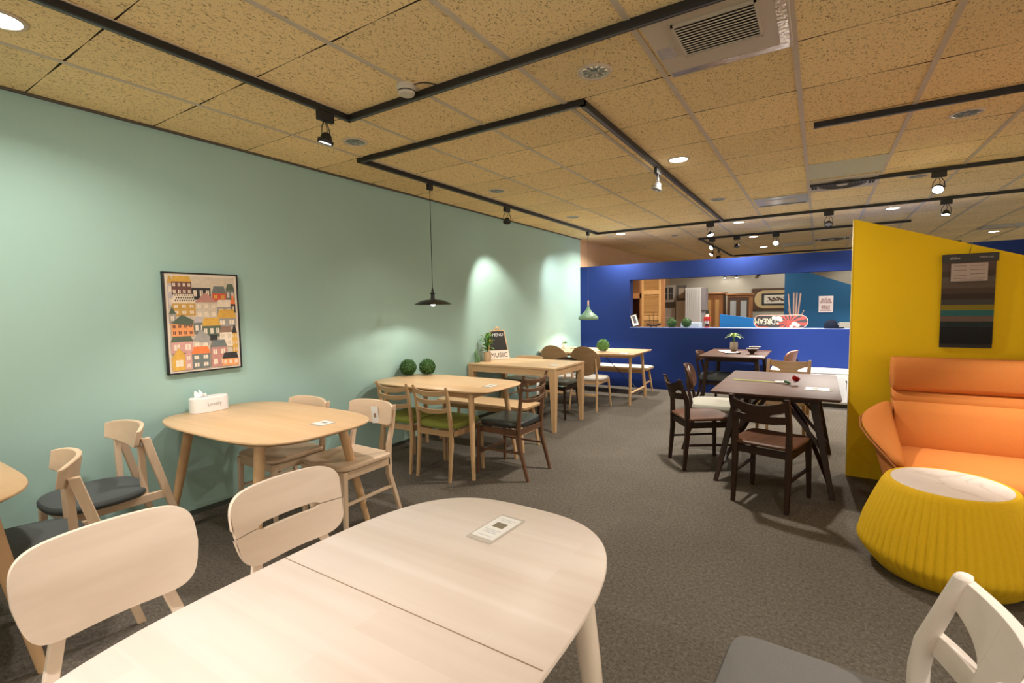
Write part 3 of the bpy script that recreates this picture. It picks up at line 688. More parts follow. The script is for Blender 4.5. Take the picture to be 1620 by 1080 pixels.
def panel_chair(label, loc, rz, mw, slotted):
    t_ = thing('dining_chair', label, 'chair', loc, rz, None)
    base_frame(t_, mw, .19, .19, .44, [], stretch=None, rear_foot=(0.02, -.06))
    MB().cushion(super_out(.22, .215, 4), .435, .455, -.006, saddle=.004).build('seat', mw('x'), t_)
    for sx in (-1, 1):
        MB().sweep([(sx * .175, -.175, .42), (sx * .125, -.225, .60), (sx * .115, -.262, .76)], [(.034, .02), (.034, .018), (.03, .014)]).build('back_post', mw('z'), t_, bevel=.003)
    zc, hh, w2 = .715, .128, .215
    pos = lambda u, z: ((u * w2) * (1 - .10 * max(0, (zc - z) / hh)), -.215 + .035 * u * u - .24 * (z - .62), z)
    us = [math.sin(a) for a in lin(-PI / 2 * .995, PI / 2 * .995, 41)]
    e = lambda u: (max(0, 1 - abs(u) ** 6.0)) ** (1 / 4.2)
    if not slotted:
        MB().ribbon(us, lambda u: zc - hh * e(u), lambda u: zc + hh * (.96 + .04 * (1 - u * u)) * e(u), pos, .016, 10).build('backrest', mw('x'), t_, angle=60, bevel=.003)
    else:
        def slot(u): return .0125 if abs(u) < .50 else (.0018 if abs(u) > .56 else .0125 - (abs(u) - .5) / .06 * .0107)
        zs = zc - .012
        MB().ribbon(us, lambda u: min(zs + slot(u), zc + hh * e(u) - .001) if abs(u) < .985 else zc + hh * e(u) - .001, lambda u: zc + hh * (.96 + .04 * (1 - u * u)) * e(u), pos, .016, 6).build('upper_backrest', mw('x'), t_, angle=60, bevel=.0015)
        MB().ribbon(us, lambda u: zc - hh * e(u), lambda u: max(zs - slot(u), zc - hh * e(u) + .001) if abs(u) < .985 else zc - hh * e(u) + .001, pos, .016, 6).build('lower_backrest', mw('x'), t_, angle=60, bevel=.0015)
    return t_

def wedge_chair(label, loc, rz, mw, seat):
    """curved low backrest on slanting rear legs, round cushioned seat"""
    t_ = thing('dining_chair', label, 'chair', loc, rz, 'low-backed oak chairs with grey seats')
    for sx in (-1, 1):
        MB().sweep([(sx * .19, .19, .42), (sx * .20, .21, 0)], [(.036, .036), (.026, .026)], n=8).build('front_leg', mw('z'), t_)
        MB().sweep([(sx * .188, -.165, .745), (sx * .20, -.36, 0)], [(.026, .044), (.024, .036)]).build('rear_leg', mw('z'), t_, bevel=.004)
        MB().sweep([(sx * .165, -.155, .40), (sx * .165, -.150, .70)], [(.022, .034), (.022, .03)]).build('back_post', mw('z'), t_, bevel=.003)
        MB().sweep([(sx * .185, .20, .40), (sx * .19, -.255, .40)], (.02, .045), flat=False).build('side_rail', mw('y'), t_, bevel=.002)
    fr_ = MB(); fr_.box((0, .19, .40), (.38, .02, .045)); fr_.box((0, -.15, .40), (.36, .02, .045)); fr_.build('seat_frame', mw('x'), t_, bevel=.002)
    MB().cushion(super_out(.235, .225, 2.7, 48, 0, .02), .425, .468, .012).build('seat', seat, t_)
    pos = lambda u, z: (u * .225 * (1 - .12 * (1 - (z - .66) / .15)), -.185 + .075 * u * u - .15 * (z - .70), z)
    MB().ribbon(lin(-1, 1, 21), lambda u: .655 + .055 * abs(u), lambda u: .815 - .02 * abs(u) ** 4, pos, .022, 5).build('backrest', mw('x'), t_, bevel=.005, angle=60)
    return t_

def saddle_chair(label, loc, rz, mw, group=None, back=(.64, .80), seat=None):
    t_ = thing('dining_chair', label, 'chair', loc, rz, group)
    base_frame(t_, mw, .20, .19, .44, [(0, -.20, .52, .03, .032), (0, -.235, .64, .028, .028), (0, -.262, back[1] - .02, .022, .02)], stretch='side', rear_foot=(0, -.10))
    if seat: MB().cushion(super_out(.225, .215, 5), .437, .475, .01).build('seat', seat, t_)
    else: MB().cushion(super_out(.228, .220, 6), .435, .462, -.010, saddle=.006).build('seat', mw('y'), t_)
    pos = lambda u, z: (u * .218, -.232 + .045 * u * u - .19 * (z - .62), z)
    MB().ribbon(lin(-1, 1, 25), lambda u: back[0] + .02 * abs(u) ** 6, lambda u: back[1] - .022 * abs(u) ** 5, pos, .018, 5).build('backrest', mw('x'), t_, bevel=.004, angle=60)
    return t_

def ladder_chair(label, loc, rz, mw, seat, top, slats, group, w2=.185, stretch=None, horn=.02, arch=False, rfoot=-.085):
    t_ = thing('dining_chair', label, 'chair', loc, rz, group)
    base_frame(t_, mw, w2, .20, .435, [(-.002, -.21, .55, .030, .030), (.0, -.235, top - .10, .028, .026), (.004, -.262, top, .020, .018)], stretch=stretch, rear_foot=(0.0, rfoot), sz=.23, round_=8)
    MB().cushion(super_out(w2 + .018, .215, 4.5), .437, .482, .012, saddle=.004).build('seat', seat, t_)
    for z, hgt in slats:
        pos = lambda u, zz: (u * (w2 - .012), -.212 - .16 * (zz - .55) - .035 * (1 - u * u), zz)
        rise = (lambda u: .03 * (1 - u * u)) if arch else (lambda u: -.018 * (1 - u * u))
        MB().ribbon(lin(-1, 1, 15), lambda u, z=z, hgt=hgt: z - hgt / 2 * (.75 + .25 * (1 - u * u)) + rise(u), lambda u, z=z, hgt=hgt: z + hgt / 2 * (.85 + .15 * (1 - u * u)) + rise(u), pos, .015, 3).build('slat', mw('x'), t_, bevel=.003, angle=60)
    return t_

def round_chair(label, loc, rz, mw, mb_, seat):
    t_ = thing('dining_chair', label, 'chair', loc, rz, 'oak chairs with big round backs at the trestle table')
    for sx in (-1, 1):
        MB().sweep([(sx * .19, .20, .42), (sx * .215, .235, 0)], [(.036, .036), (.024, .024)], n=12).build('front_leg', mw('z'), t_)
        MB().sweep([(sx * .205, -.28, 0), (sx * .185, -.21, .43), (sx * .175, -.235, .72)], [(.026, .026), (.034, .036), (.020, .020)], n=10).build('rear_leg', mw('z'), t_)
        MB().sweep([(sx * .188, .20, .385), (sx * .188, -.21, .385)], (.018, .045), flat=False).build('side_rail', mw('y'), t_, bevel=.002)
    s_ = MB(); s_.box((0, .20, .39), (.36, .018, .04)); s_.box((0, -.21, .39), (.35, .018, .04)); s_.build('seat_frame', mw('x'), t_)
    MB().box((0, -.245, .22), (.37, .018, .034)).build('stretcher', mw('x'), t_, bevel=.002)
    MB().cushion(super_out(.235, .225, 3.2), .415, .452, .010).build('seat', seat, t_)
    us = [math.sin(a) for a in lin(-PI / 2 * .99, PI / 2 * .99, 31)]
    e = lambda u: math.sqrt(max(0, 1 - u * u))
    pos = lambda u, z: (u * .225 * (1 if z > .68 else 1 - .10 * (.68 - z) / .2), -.205 + .05 * u * u - .20 * (z - .55), z)
    MB().ribbon(us, lambda u: .68 - .205 * e(u), lambda u: .68 + .215 * e(u), pos, .014, 10).build('backrest', mb_('x'), t_, bevel=.002, angle=60)
    return t_

def cutout_chair(label, loc, rz, mw, seat, top=.80, group=None, w2=.19, fab=False, arch=.030, mback=None, stretch='side', slot=.036, plate=.185, rnd=4, curv=.045, pth=.017, psec=.038):
    """backrest plate whose ends split round an open slot on each side"""
    t_ = thing('dining_chair', label, 'chair', loc, rz, group); mback = mback or mw
    base_frame(t_, mw, w2, .20, .435, [(0, -.202, .56, psec * .9, psec * .95), (0, -.212, .63, psec * .9, psec * .95), (.004, -.277, top, psec * .85, psec * .80)], stretch=stretch, rear_foot=(0.0, -.025), sec=(psec, psec), round_=rnd)
    if fab: MB().cushion(super_out(w2 + .012, .22, 8), .437, .482, .012).build('seat', seat, t_)
    else: MB().cushion(super_out(w2 + .022, .222, 7), .437, .462, -.008, saddle=.004).build('seat', seat, t_)
    lo0, hi0 = top - plate, top - .01
    pos = lambda u, z: (u * (w2 - .002), -.222 - .30 * (z - .62) * (1 if z > .62 else 0) - curv * (1 - u * u), z)
    hi = lambda u: hi0 - arch * (1 - u * u)
    lo = lambda u: lo0 + (.0 if abs(u) < .5 else .012 * ((abs(u) - .5) / .5)) 
    uh = .40; m = MB()
    def tslot(u): return max(0, min(1, (abs(u) - uh) / (1 - uh)))
    hb = lambda u: lo(u) + .058 - .008 * tslot(u)                  # slot floor
    ht = lambda u: hb(u) + (slot * math.sqrt(tslot(u)))       # slot ceiling
    m.ribbon(lin(-uh, uh, 15), lo, hi, pos, pth, 8)
    for s_ in (-1, 1):
        us = [s_ * v for v in ([uh] + lin(uh + .012, 1, 12))]
        if s_ < 0: us = us[::-1]
        m.ribbon(us, lo, hb, pos, pth, 3); m.ribbon(us, ht, hi, pos, pth, 5)
    m.build('backrest', mback('x'), t_, weld=True, angle=60, bevel=.0 if rnd == 4 else .005)
    return t_

def shell_chair(label, loc, rz, mw, seat, backm, stripe=None, top=.82, group=None, back_h=.24, w2=.19):
    """upholstered chair with a separate tall curved back plate"""
    t_ = thing('dining_chair', label, 'chair', loc, rz, group)
    base_frame(t_, mw, w2, .20, .40, [(-.01, -.22, .52, .028, .03), (-.02, -.262, top - back_h * .6, .024, .018)], stretch=None, rear_foot=(0.0, -.09), round_=8)
    MB().cushion(super_out(.245, .235, 3.8), .405, .475, .014).build('seat', seat, t_)
    pos = lambda u, z: (u * .205, -.235 + .05 * u * u - .22 * (z - .58), z)
    us = [math.sin(a) for a in lin(-PI / 2 * .99, PI / 2 * .99, 25)]
    e = lambda u: max(0, 1 - abs(u) ** 5) ** .4
    zc = top - back_h / 2
    MB().ribbon(us, lambda u: zc - back_h / 2 * e(u), lambda u: zc + back_h / 2 * e(u), pos, .024, 7).build('backrest', backm, t_, bevel=.004, angle=60)
    if stripe:
        MB().ribbon([-.42, -.30], lambda u: zc - back_h * .40, lambda u: zc + back_h * .40, lambda u, z: (u * .205, -.220 + .05 * u * u - .22 * (z - .58), z), .002, 3).build('paper_strip', stripe, t_)
    return t_

R90 = PI / 2
# pale chairs at the nearest table (facing +x)
panel_chair('pale bleached chair with large solid rounded backrest at the nearest table', (2.28, 0.83, 0), -R90, bleach, False)
panel_chair('pale bleached chair whose backrest has a long horizontal slot', (2.37, 1.325, 0), -R90, bleach, True)
# white chair at lower right
cutout_chair('white chair with grey seat and open slotted backrest at the lower right corner', (3.775, 1.59, 0), R90 - .06, lambda a: wood('whitewashed_beech', (.90, .82, .77), (.84, .75, .69), a), SEATGREY, top=.812, fab=True, arch=.020, w2=.213, slot=.085, plate=.22, rnd=12, curv=.075, pth=.024, psec=.046)
# grey-seated chairs at the left
wedge_chair('low-backed oak chair with round grey seat right against the mint wall', (0.37, 1.31, 0), PI, pale, GREYFAB)
wedge_chair('low-backed oak chair with grey seat pushed under the left-edge table', (0.84, 0.90, 0), PI - .20, pale, GREYFAB)
# saddle-seat chairs at the tissue-box table
saddle_chair('light oak chair with wooden seat and price tag on its backrest', (1.075, 2.44, 0), PI, pale)
saddle_chair('light oak chair with wooden seat half hidden behind the tissue-box table', (0.53, 2.31, 0), PI, pale)
price_tag((1.075, 2.44, 0), PI, -0.03, -.226, .70, 'white price tag hanging on the near face of the light oak chair back', 0.12)
# green ladder-backs
SL = [(.755, .045), (.685, .042), (.605, .042)]
ladder_chair('oak ladder-back chair with green cushion, left one of the pair', (0.575, 3.59, 0), 0, oakk, GREENFAB, .80, SL, 'oak ladder-back chairs with green cushions', w2=.19, rfoot=-.035)
ladder_chair('oak ladder-back chair with green cushion, right one beside the table leg', (1.02, 3.59, 0), 0, oakk, GREENFAB, .80, SL, 'oak ladder-back chairs with green cushions', w2=.19, rfoot=-.035)
ladder_chair('walnut ladder-back chair with black leather seat at the end of the boxwood table', (1.47, 3.885, 0), R90, walnutd, LEATHER, .885, [(.84, .034), (.765, .032), (.675, .034)], None, w2=.205, stretch='both')
price_tag((1.47, 3.885, 0), R90, 0.09, -.232, .745, 'white price tag hung in front of the walnut ladder-back rails', 0.0, (.05, .13))
ladder_chair('dark chair with curved top rail and olive seat behind the square-legged table', (0.86, 6.03, 0), PI, walnut, OLIVEFAB, .72, [(.69, .07), (.60, .04)], None, arch=True)
saddle_chair('light oak chair with olive seat behind the square-legged table, next to the wall', (0.27, 6.06, 0), PI, oak, back=(.60, .755), seat=OLIVEFAB)
# round backs, tan puts their shade into the wood colour
round_chair('round-backed oak chair with cream seat nearer the mint wall', (0.52, 6.75, 0), 0, oak, tan, CREAMFAB)
round_chair('round-backed oak chair with cream seat farther from the mint wall', (1.02, 6.72, 0), 0, oak, tan, CREAMFAB)
# dark cluster
cutout_chair('dark walnut chair with wooden seat at the left side of the rose table', (2.885, 4.88, 0), -R90 + .60, walnut, walnutm('y'), top=.80, w2=.185, arch=.045)
cutout_chair('dark walnut chair with cut-out backrest in front of the rose table', (3.485, 4.285, 0), -.24, walnut, walnutm('y'), top=.80, w2=.19, arch=.045)
cutout_chair('golden brown chair with cut-out backrest at the far end of the rose table', (3.46, 6.26, 0), PI - .10, tan, tan('y'), top=.81, w2=.21, arch=.015, slot=.06)
shell_chair('dark chair with oatmeal fabric seat and tall padded backrest beside the rose table', (2.90, 5.47, 0), -R90 + .12, walnut, OATFAB, walnutm('x'), PAPER, top=.84, back_h=.25)
shell_chair('dark chair with curved wooden back at the left end of the far dark table', (2.58, 7.55, 0), -R90, walnut, GREYFAB, walnutm('x'), None, top=.79, back_h=.14)
shell_chair('chair with peach-brown padded backrest at the right of the far dark table', (3.24, 7.72, 0), R90 - .25, walnut, CREAMFAB, plain('peach_leather', (.42, .20, .14), .45), None, top=.82, back_h=.22)

# ================================================================== SOFA AND POUFFE
ORANGE = plain('orange_fabric', (0.56, 0.18, 0.034), 0.85, bump=0.5, bscale=380, noise=0.08, nscale=120)
ORBAND = plain('dark_orange_piping', (0.32, 0.10, 0.02), 0.7)
t_ = thing('sofa', 'orange fabric sofa with high seamed back and flared armrest against the yellow wall', 'sofa', (5.16, 4.6, 0))
sx0, sx1 = -0.93, 0.93
def padded(x0_, x1_, prof, name, seg=20, bev=0.0, endr=.04):
    """profile (y,z) swept along x with rounded ends"""
    m = MB(); n = len(prof); cy = sum(p[0] for p in prof) / n; cz = sum(p[1] for p in prof) / n
    xs = [(x0_, .92), (x0_ + endr * .12, .965), (x0_ + endr * .4, .99), (x0_ + endr, 1)] + [(x, 1) for x in lin(x0_ + endr, x1_ - endr, seg)[1:-1]] + [(x1_ - endr, 1), (x1_ - endr * .4, .99), (x1_ - endr * .12, .965), (x1_, .92)]
    vs = []; fs = []
    for x, q in xs:
        for y, z in prof: vs.append((x, cy + (y - cy) * q, cz + (z - cz) * q))
    for i in range(len(xs) - 1):
        for k in range(n): a = i * n + k; b_ = i * n + (k + 1) % n; fs.append((a, b_, b_ + n, a + n))
    fs.append(tuple(range(n))); fs.append(tuple(range((len(xs) - 1) * n, len(xs) * n)))
    m._add(vs, fs); return m
padded(sx0, sx1, [(-.56, .40), (-.575, .36), (-.57, .24), (-.55, .20), (.10, .20), (.12, .24), (.12, .40), (.06, .425), (-.2, .435), (-.48, .425)], 'seat').build('seat_cushion', ORANGE, t_, angle=75)
padded(sx0, sx1, [(.02, .40), (.00, .48), (.04, .66), (.075, .725), (.12, .735), (.28, .735), (.28, .40)], 'b').build('lower_backrest', ORANGE, t_, angle=75)
padded(sx0, sx1, [(.10, .73), (.10, .76), (.135, .80), (.30, .80), (.30, .73)], 'b').build('middle_backrest_band', ORANGE, t_, angle=75)
padded(sx0 - .005, sx1 + .005, [(.12, .805), (.105, .84), (.12, .96), (.14, 1.015), (.19, 1.03), (.31, 1.03), (.335, .98), (.335, .805)], 'h').build('headrest_band', ORANGE, t_, angle=75)
MB().b2((sx0 + .02, .26, .22), (sx1 - .02, .33, .82)).build('back_shell', ORBAND, t_)
def arm(s_):
    m = MB(); secs = []
    # stations from back to front: (y, inner x, inner z, outer x, outer z)
    st = [(.14, .93, .72, 1.02, .66), (.06, .94, .69, 1.09, .655), (-.08, .94, .63, 1.135, .635), (-.24, .935, .57, 1.14, .60), (-.38, .93, .52, 1.10, .555), (-.49, .925, .47, 1.03, .49), (-.56, .925, .42, .975, .43)]
    n = 10
    for y, xi, zi, xo_, zo in st:
        ring = []; th = .05
        for k in range(n):
            a = 2 * PI * k / n; f = (1 + math.cos(a)) / 2   # 1 inner, 0 outer
            ring.append((s_ * (xo_ + (xi - xo_) * f), y, zo + (zi - zo) * f + math.sin(a) * th / 2 * (1 if math.sin(a) > 0 else 1.1) + .012 * math.sin(PI * f)))
        secs.append(ring)
    vs = [v for r in secs for v in r]; fs = []
    for i in range(len(secs) - 1):
        for k in range(n): a = i * n + k; b_ = i * n + (k + 1) % n; fs.append((a, b_, b_ + n, a + n))
    fs.append(tuple(range(n))); fs.append(tuple(range((len(secs) - 1) * n, len(secs) * n)))
    m._add(vs, fs); o = m.build('armrest', ORANGE, t_, angle=75, sub=1)
    # lower flank of the arm
    q = MB(); lo = []
    for (y, xi, zi, xo_, zo) in st: lo.append((y, xi, xo_, min(zi, zo) - .012))
    vs = []; fs = []
    for y, xi, xo_, z in lo: vs += [(s_ * xi, y, z), (s_ * (xi + (xo_ - xi) * .72), y, z), (s_ * (xi + .03), y, .10), (s_ * (xi - .02), y, .10)]
    for i in range(len(lo) - 1):
        for k in range(4): a = i * 4 + k; b_ = i * 4 + (k + 1) % 4; fs.append((a, b_, b_ + 4, a + 4))
    fs.append((0, 1, 2, 3)); fs.append(tuple(range((len(lo) - 1) * 4, len(lo) * 4)))
    q._add(vs, fs); q.build('arm_side', ORANGE, t_, angle=60)
    e_ = MB(); e_.tube([(s_ * (xo_ - .002), y, zo - .015) for y, xi, zi, xo_, zo in st], .006, 8); e_.build('arm_piping', ORBAND, t_)
for s_ in (-1, 1): arm(s_)
for sx in (-1, 1):
    for sy in (-.45, .22): MB().lathe([(.022, 0), (.030, .21)], (sx * .82, sy, 0), 12).build('foot', BLACK, t_)
MUST = plain('mustard_knit', (0.70, 0.42, 0.003), 0.85, bump=0.6, bscale=260, noise=0.08, nscale=90)
t_ = thing('pouffe_table', 'round mustard yellow pleated pouffe table with white marbled top beside the sofa', 'pouffe', (4.362, 3.635, 0))
prof = [(.26, .004), (.300, .012), (.322, .035), (.365, .088), (.385, .118), (.391, .138), (.384, .165), (.365, .25), (.325, .36), (.285, .455), (.268, .482), (.258, .487), (.244, .484)]
pl = MB(); n = 384; vs = []; fs = []
for i, (r, z) in enumerate(prof):
    amp = .0075 * min(1, max(0, (z - .01) / .08)) * min(1, max(0, (.485 - z) / .06))
    for k in range(n):
        a = 2 * PI * k / n; rr = r - amp * (1 - abs(math.sin(a * 32))) ** 1.5
        vs.append((rr * math.cos(a), rr * math.sin(a), z))
for i in range(len(prof) - 1):
    for k in range(n): a = i * n + k; b_ = i * n + (k + 1) % n; fs.append((a, b_, b_ + n, a + n))
fs.append(tuple(reversed(range(n)))); pl._add(vs, fs); pl.build('pleated_body', MUST, t_, angle=80)
def marble():
    m, nt, b = _new('marble'); N = nt.nodes; L = nt.links; b.inputs['Roughness'].default_value = .15
    tc = N.new('ShaderNodeTexCoord'); n1 = N.new('ShaderNodeTexNoise'); n1.inputs['Scale'].default_value = 1.6; n1.inputs['Detail'].default_value = 4; n1.inputs['Distortion'].default_value = .9
    L.new(tc.outputs['Object'], n1.inputs['Vector']); rp = N.new('ShaderNodeValToRGB'); c = rp.color_ramp
    c.elements[0].position = .485; c.elements[0].color = (.80, .76, .72, 1); c.elements[1].position = .515; c.elements[1].color = (.80, .76, .72, 1)
    e = c.elements.new(.5); e.color = (.66, .63, .59, 1); L.new(n1.outputs[0], rp.inputs[0]); L.new(rp.outputs[0], b.inputs['Base Color']); return m
MB().lathe([(.243, .470), (.246, .482), (.243, .488), (.01, .488)], n=64).build('marble_top', marble(), t_)

# ================================================================== WALL PICTURE AND PRINTS
def poster():
    t_ = thing('framed_print', 'black-framed print of stacked colourful town houses on the mint wall', 'picture', (0, 2.08, 1.375))
    w2, h2 = .25, .352
    fr = MB()
    for a, b_ in (((-w2, -h2), (-w2 + .010, h2)), ((w2 - .010, -h2), (w2, h2)), ((-w2, -h2), (w2, -h2 + .010)), ((-w2, h2 - .010), (w2, h2))): fr.b2((.001, a[0], a[1]), (.032, b_[0], b_[1]))
    fr.build('frame', BLACK, t_, bevel=.002)
    MB().b2((.003, -w2 + .009, -h2 + .009), (.024, w2 - .009, h2 - .009)).build('mount', plain('print_paper', (.80, .70, .58), .5, noise=.02), t_)
    cols = {'ochre': (.58, .33, .08), 'gold': (.66, .38, .07), 'orange': (.80, .33, .12), 'red': (.62, .10, .05), 'rust': (.80, .20, .06), 'plum': (.16, .07, .06), 'black': (.035, .035, .035),
            'rose': (.50, .24, .20), 'pink': (.60, .32, .28), 'cream': (.78, .66, .52), 'grey': (.33, .31, .28), 'slate': (.16, .18, .17), 'green': (.10, .13, .09), 'lilac': (.50, .44, .44), 'brown': (.28, .17, .12), 'sand': (.62, .52, .40)}
    keys = list(cols); mats = [plain('print_' + k_, cols[k_], .6, noise=.2, nscale=40) for k_ in keys]
    m = MB(); W_, H_ = w2 - .026, h2 - .026; lay = [0]
    def P(pts, c):
        lay[0] += 1; x = .0242 + lay[0] * .000035
        out = []
        for u, v in pts:
            u = min(1, max(0, u)); v = min(1, max(0, v)); out.append((x, (u * 2 - 1) * W_, (1 - v * 2) * H_))
        m.poly(out, keys.index(c))
    def house(u0, u1, v0, v1, wall, roof, rh, wins=(2, 1), wc='cream', style='flat', pitch=.03):
        P([(u0, v1), (u1, v1), (u1, v0), (u0, v0)], wall)
        if style == 'flat': P([(u0 - .005, v0), (u1 + .005, v0), (u1 - pitch, v0 - rh), (u0 + pitch, v0 - rh)], roof)
        elif style == 'gable': P([(u0 - .01, v0), (u1 + .01, v0), ((u0 + u1) / 2, v0 - rh)], roof)
        elif style == 'side': P([(u0, v0), ((u0 + u1) / 2, v0 - rh), (u1 + .01, v0 - rh * .3), (u1 - .02, v0 + rh * .5), ((u0 + u1) / 2 + .02, v0 + .02)], roof)
        nx, ny = wins
        for i in range(nx):
            for j in range(ny):
                a = u0 + (u1 - u0) * (i + .25) / nx; b_ = a + (u1 - u0) * .5 / nx
                c = v0 + (v1 - v0) * (j + .22) / ny; d = c + (v1 - v0) * .5 / ny
                P([(a, c), (b_, c), (b_, d), (a, d)], wc)
                P([((a + b_) / 2 - .003, c), ((a + b_) / 2 + .003, c), ((a + b_) / 2 + .003, d), ((a + b_) / 2 - .003, d)], wall)
    P([(0, 0), (1, 0), (1, 1), (0, 1)], 'sand')
    house(0, .08, .08, .34, 'lilac', 'ochre', .08, (1, 2)); house(.06, .34, .06, .2, 'plum', 'gold', .06, (4, 2)); house(.34, .62, .12, .25, 'black', 'sand', .11, (3, 1))
    house(.64, .86, .18, .26, 'red', 'slate', .08, (2, 1), 'gold'); house(.86, 1, .14, .26, 'slate', 'green', .07, (2, 1)); house(.05, .38, .29, .42, 'ochre', 'cream', .10, (3, 2))
    for i in range(9):
        for j in range(3): P([(.09 + i * .032 + (j % 2) * .016, .20 + j * .028), (.105 + i * .032 + (j % 2) * .016, .192 + j * .028), (.112 + i * .032 + (j % 2) * .016, .205 + j * .028), (.098 + i * .032 + (j % 2) * .016, .212 + j * .028)], 'black')
    house(.38, .70, .28, .46, 'sand', 'rose', .11, (3, 2), 'cream', 'gable'); house(.70, .95, .33, .44, 'grey', 'cream', .08, (2, 1)); house(.92, 1, .30, .4, 'black', 'rust', .10, (1, 1))
    house(.0, .09, .40, .5, 'grey', 'green', .08, (1, 1), style='gable'); house(.70, 1, .46, .56, 'grey', 'gold', .10, (2, 1)); house(.34, .5, .5, .62, 'slate', 'lilac', .06, (2, 1))
    house(.02, .33, .50, .64, 'orange', 'green', .09, (4, 2), 'plum', 'side'); house(.46, .74, .54, .66, 'green', 'gold', .09, (3, 1)); P([(.56, .64), (.68, .64), (.68, .70), (.56, .70)], 'black')
    house(.72, .92, .62, .78, 'cream', 'brown', .07, (2, 2), 'sand'); house(.92, 1, .63, .86, 'gold', 'black', .09, (2, 3)); house(.30, .56, .70, .80, 'sand', 'grey', .13, (2, 1), style='side')
    house(.0, .31, .70, .82, 'pink', 'green', .06, (2, 1)); house(.57, .82, .78, 1, 'rose', 'slate', .08, (2, 2)); house(.28, .55, .84, 1, 'slate', 'rust', .08, (2, 2))
    house(.0, .2, .86, 1, 'gold', 'gold', .10, (1, 1), style='gable'); house(.18, .28, .84, 1, 'pink', 'pink', .03, (1, 2)); house(.74, 1, .92, 1, 'orange', 'black', .07, (3, 1))
    m.build('print', mats, t_, smooth=False)
poster()

# fabric swatch board hanging on the yellow wall
t_ = thing('swatch_board', 'hanging board of layered upholstery fabric swatches with dark header on the yellow wall', 'swatch board', (4.685, YF, 1.435), 0)
MB().b2((-.150, -.012, -.345), (.140, -.004, .345)).build('backing', plain('swatch_black', (.03, .028, .026), .8), t_)
MB().b2((-.155, -.030, .285), (.152, -.010, .345)).build('header', plain('swatch_header', (.035, .032, .028), .5), t_, bevel=.002)
sw = [(.10, .07, .055), (.08, .055, .042), (.12, .10, .08), (.11, .085, .065), (.075, .05, .035), (.045, .032, .024), (.06, .055, .05), (.22, .17, .02), (.03, .13, .13), (.14, .095, .075), (.02, .03, .03), (.014, .014, .014), (.012, .012, .012), (.010, .010, .010)]
hs = .60 / 14.6; z = .285
for i, c in enumerate(sw):
    h_ = hs * (1.6 if i == 0 else 1)
    MB().sweep([(-.005, -.026 + i * .0007, z), (-.005, -.0185 + i * .0005, z - h_ * 1.0)], [(.290, .004), (.290, .008)]).build('fabric_swatch', plain('swatch%d' % i, c, .9, bump=.6, bscale=400, noise=.15, nscale=150), t_)
    z -= h_
MB().b2((-.105, -.0345, .145), (.095, -.032, .275)).build('information_card', plain('info_card', (.42, .33, .28), .5, noise=.03), t_)
inf = MB()
for (a, b_, zz) in ((-.09, -.02, .255), (-.09, -.02, .225), (.0, .08, .255), (.0, .08, .225), (.0, .08, .195), (-.09, -.02, .185), (-.09, -.015, .165), (.0, .08, .165), (-.06, .07, .152)): inf.b2((a, -.0352, zz), (b_, -.0346, zz + .003))
inf.build('information_text', INK, t_)
MF = frame3((-.085, -.0305, .315), (1, 0, 0), (0, 0, 1)); text_mb('abbu', .030, MF).build('header_logo', plain('logo_silver', (.45, .40, .34), .4), t_)
MF = frame3((.085, -.0305, .315), (1, 0, 0), (0, 0, 1)); text_mb('FURNITURE', .0145, MF, .0009).build('header_text', plain('logo_silver', (.45, .40, .34), .4), t_)
zt_ = ytop(4.685) - 1.435
MB().tube([(-.003, -.014, .345), (.0, -.010, .37), (.012, -.006, zt_ + .004), (.016, .03, zt_ + .006), (.016, .066, zt_ - .01)], .0025, 6).build('hanging_hook', BLACK, t_)

# ================================================================== SMALL THINGS ON TABLES
def card(loc, rz, w_, l_, label, sleeve=True):
    t_ = thing('price_card', label, 'price card', loc, rz)
    MB().box((0, 0, .0010), (w_ + .012, l_ + .03, .0016)).build('sleeve', PLASTIC, t_)
    MB().box((0, .004, .0022), (w_, l_, .0006)).build('card', PAPER, t_)
    MB().box((0, l_ * .12, .0027), (w_ * .5, l_ * .22, .0004)).build('printed_picture', plain('table_print', (.22, .19, .13), .5), t_)
    for k_, (yy, ww) in enumerate(((.40, .7), (.33, .5), (-.12, .7), (-.18, .55), (-.24, .6), (-.38, .7))): MB().box((0, l_ * yy, .0026), (w_ * ww, l_ * .012, .0003)).build('text_line', plain('grey_ink', (.35, .35, .36), .6), t_)
card((2.92, 1.532, .7505), -.06, .082, .155, 'price card in clear sleeve lying on the nearest pale table')
card((1.185, 2.178, .7505), -.06, .10, .09, 'small price card lying on the tissue-box table')
card((1.30, 3.82, .7505), .1, .08, .12, 'price card lying at the right end of the boxwood table')
card((3.77, 4.865, .7505), R90, .14, .16, 'white price card on the dark rose table')
card((1.12, 5.42, .7505), 0, .10, .12, 'price card on the corner of the square-legged table')
card((1.36, 7.15, .7505), 0, .10, .14, 'price card on the corner of the trestle table')
card((3.08, 7.38, .7505), R90, .08, .14, 'price card at the near edge of the far dark table')
t_ = thing('tissue_box', 'white oval tissue box with script lettering on the table by the mint wall', 'tissue box', (0.115, 2.035, .7505), R90 + .0)
MB().prism(super_out(.125, .058, 2.6, 48), 0, .105, top_inset=.006).build('box', WHITEP, t_, bevel=.002)
tsu = MB(); random.seed(3)
tsu.ribbon(lin(-1, 1, 15), lambda u: .104, lambda u: .108 + .038 * (1 - u * u) + .012 * math.sin(u * 9), lambda u, z: (-.05 + u * .045, .012 * math.sin(u * 7) + (z - .1) * .6, z), .006, 5)
tsu.ribbon(lin(-1, 1, 11), lambda u: .104, lambda u: .106 + .028 * (1 - abs(u)), lambda u, z: (-.05 + u * .035, -.010 + .012 * math.sin(u * 5 + 1) - (z - .1) * .8, z), .006, 4)
tsu.build('tissue', plain('tissue', (.88, .88, .86), .9), t_)
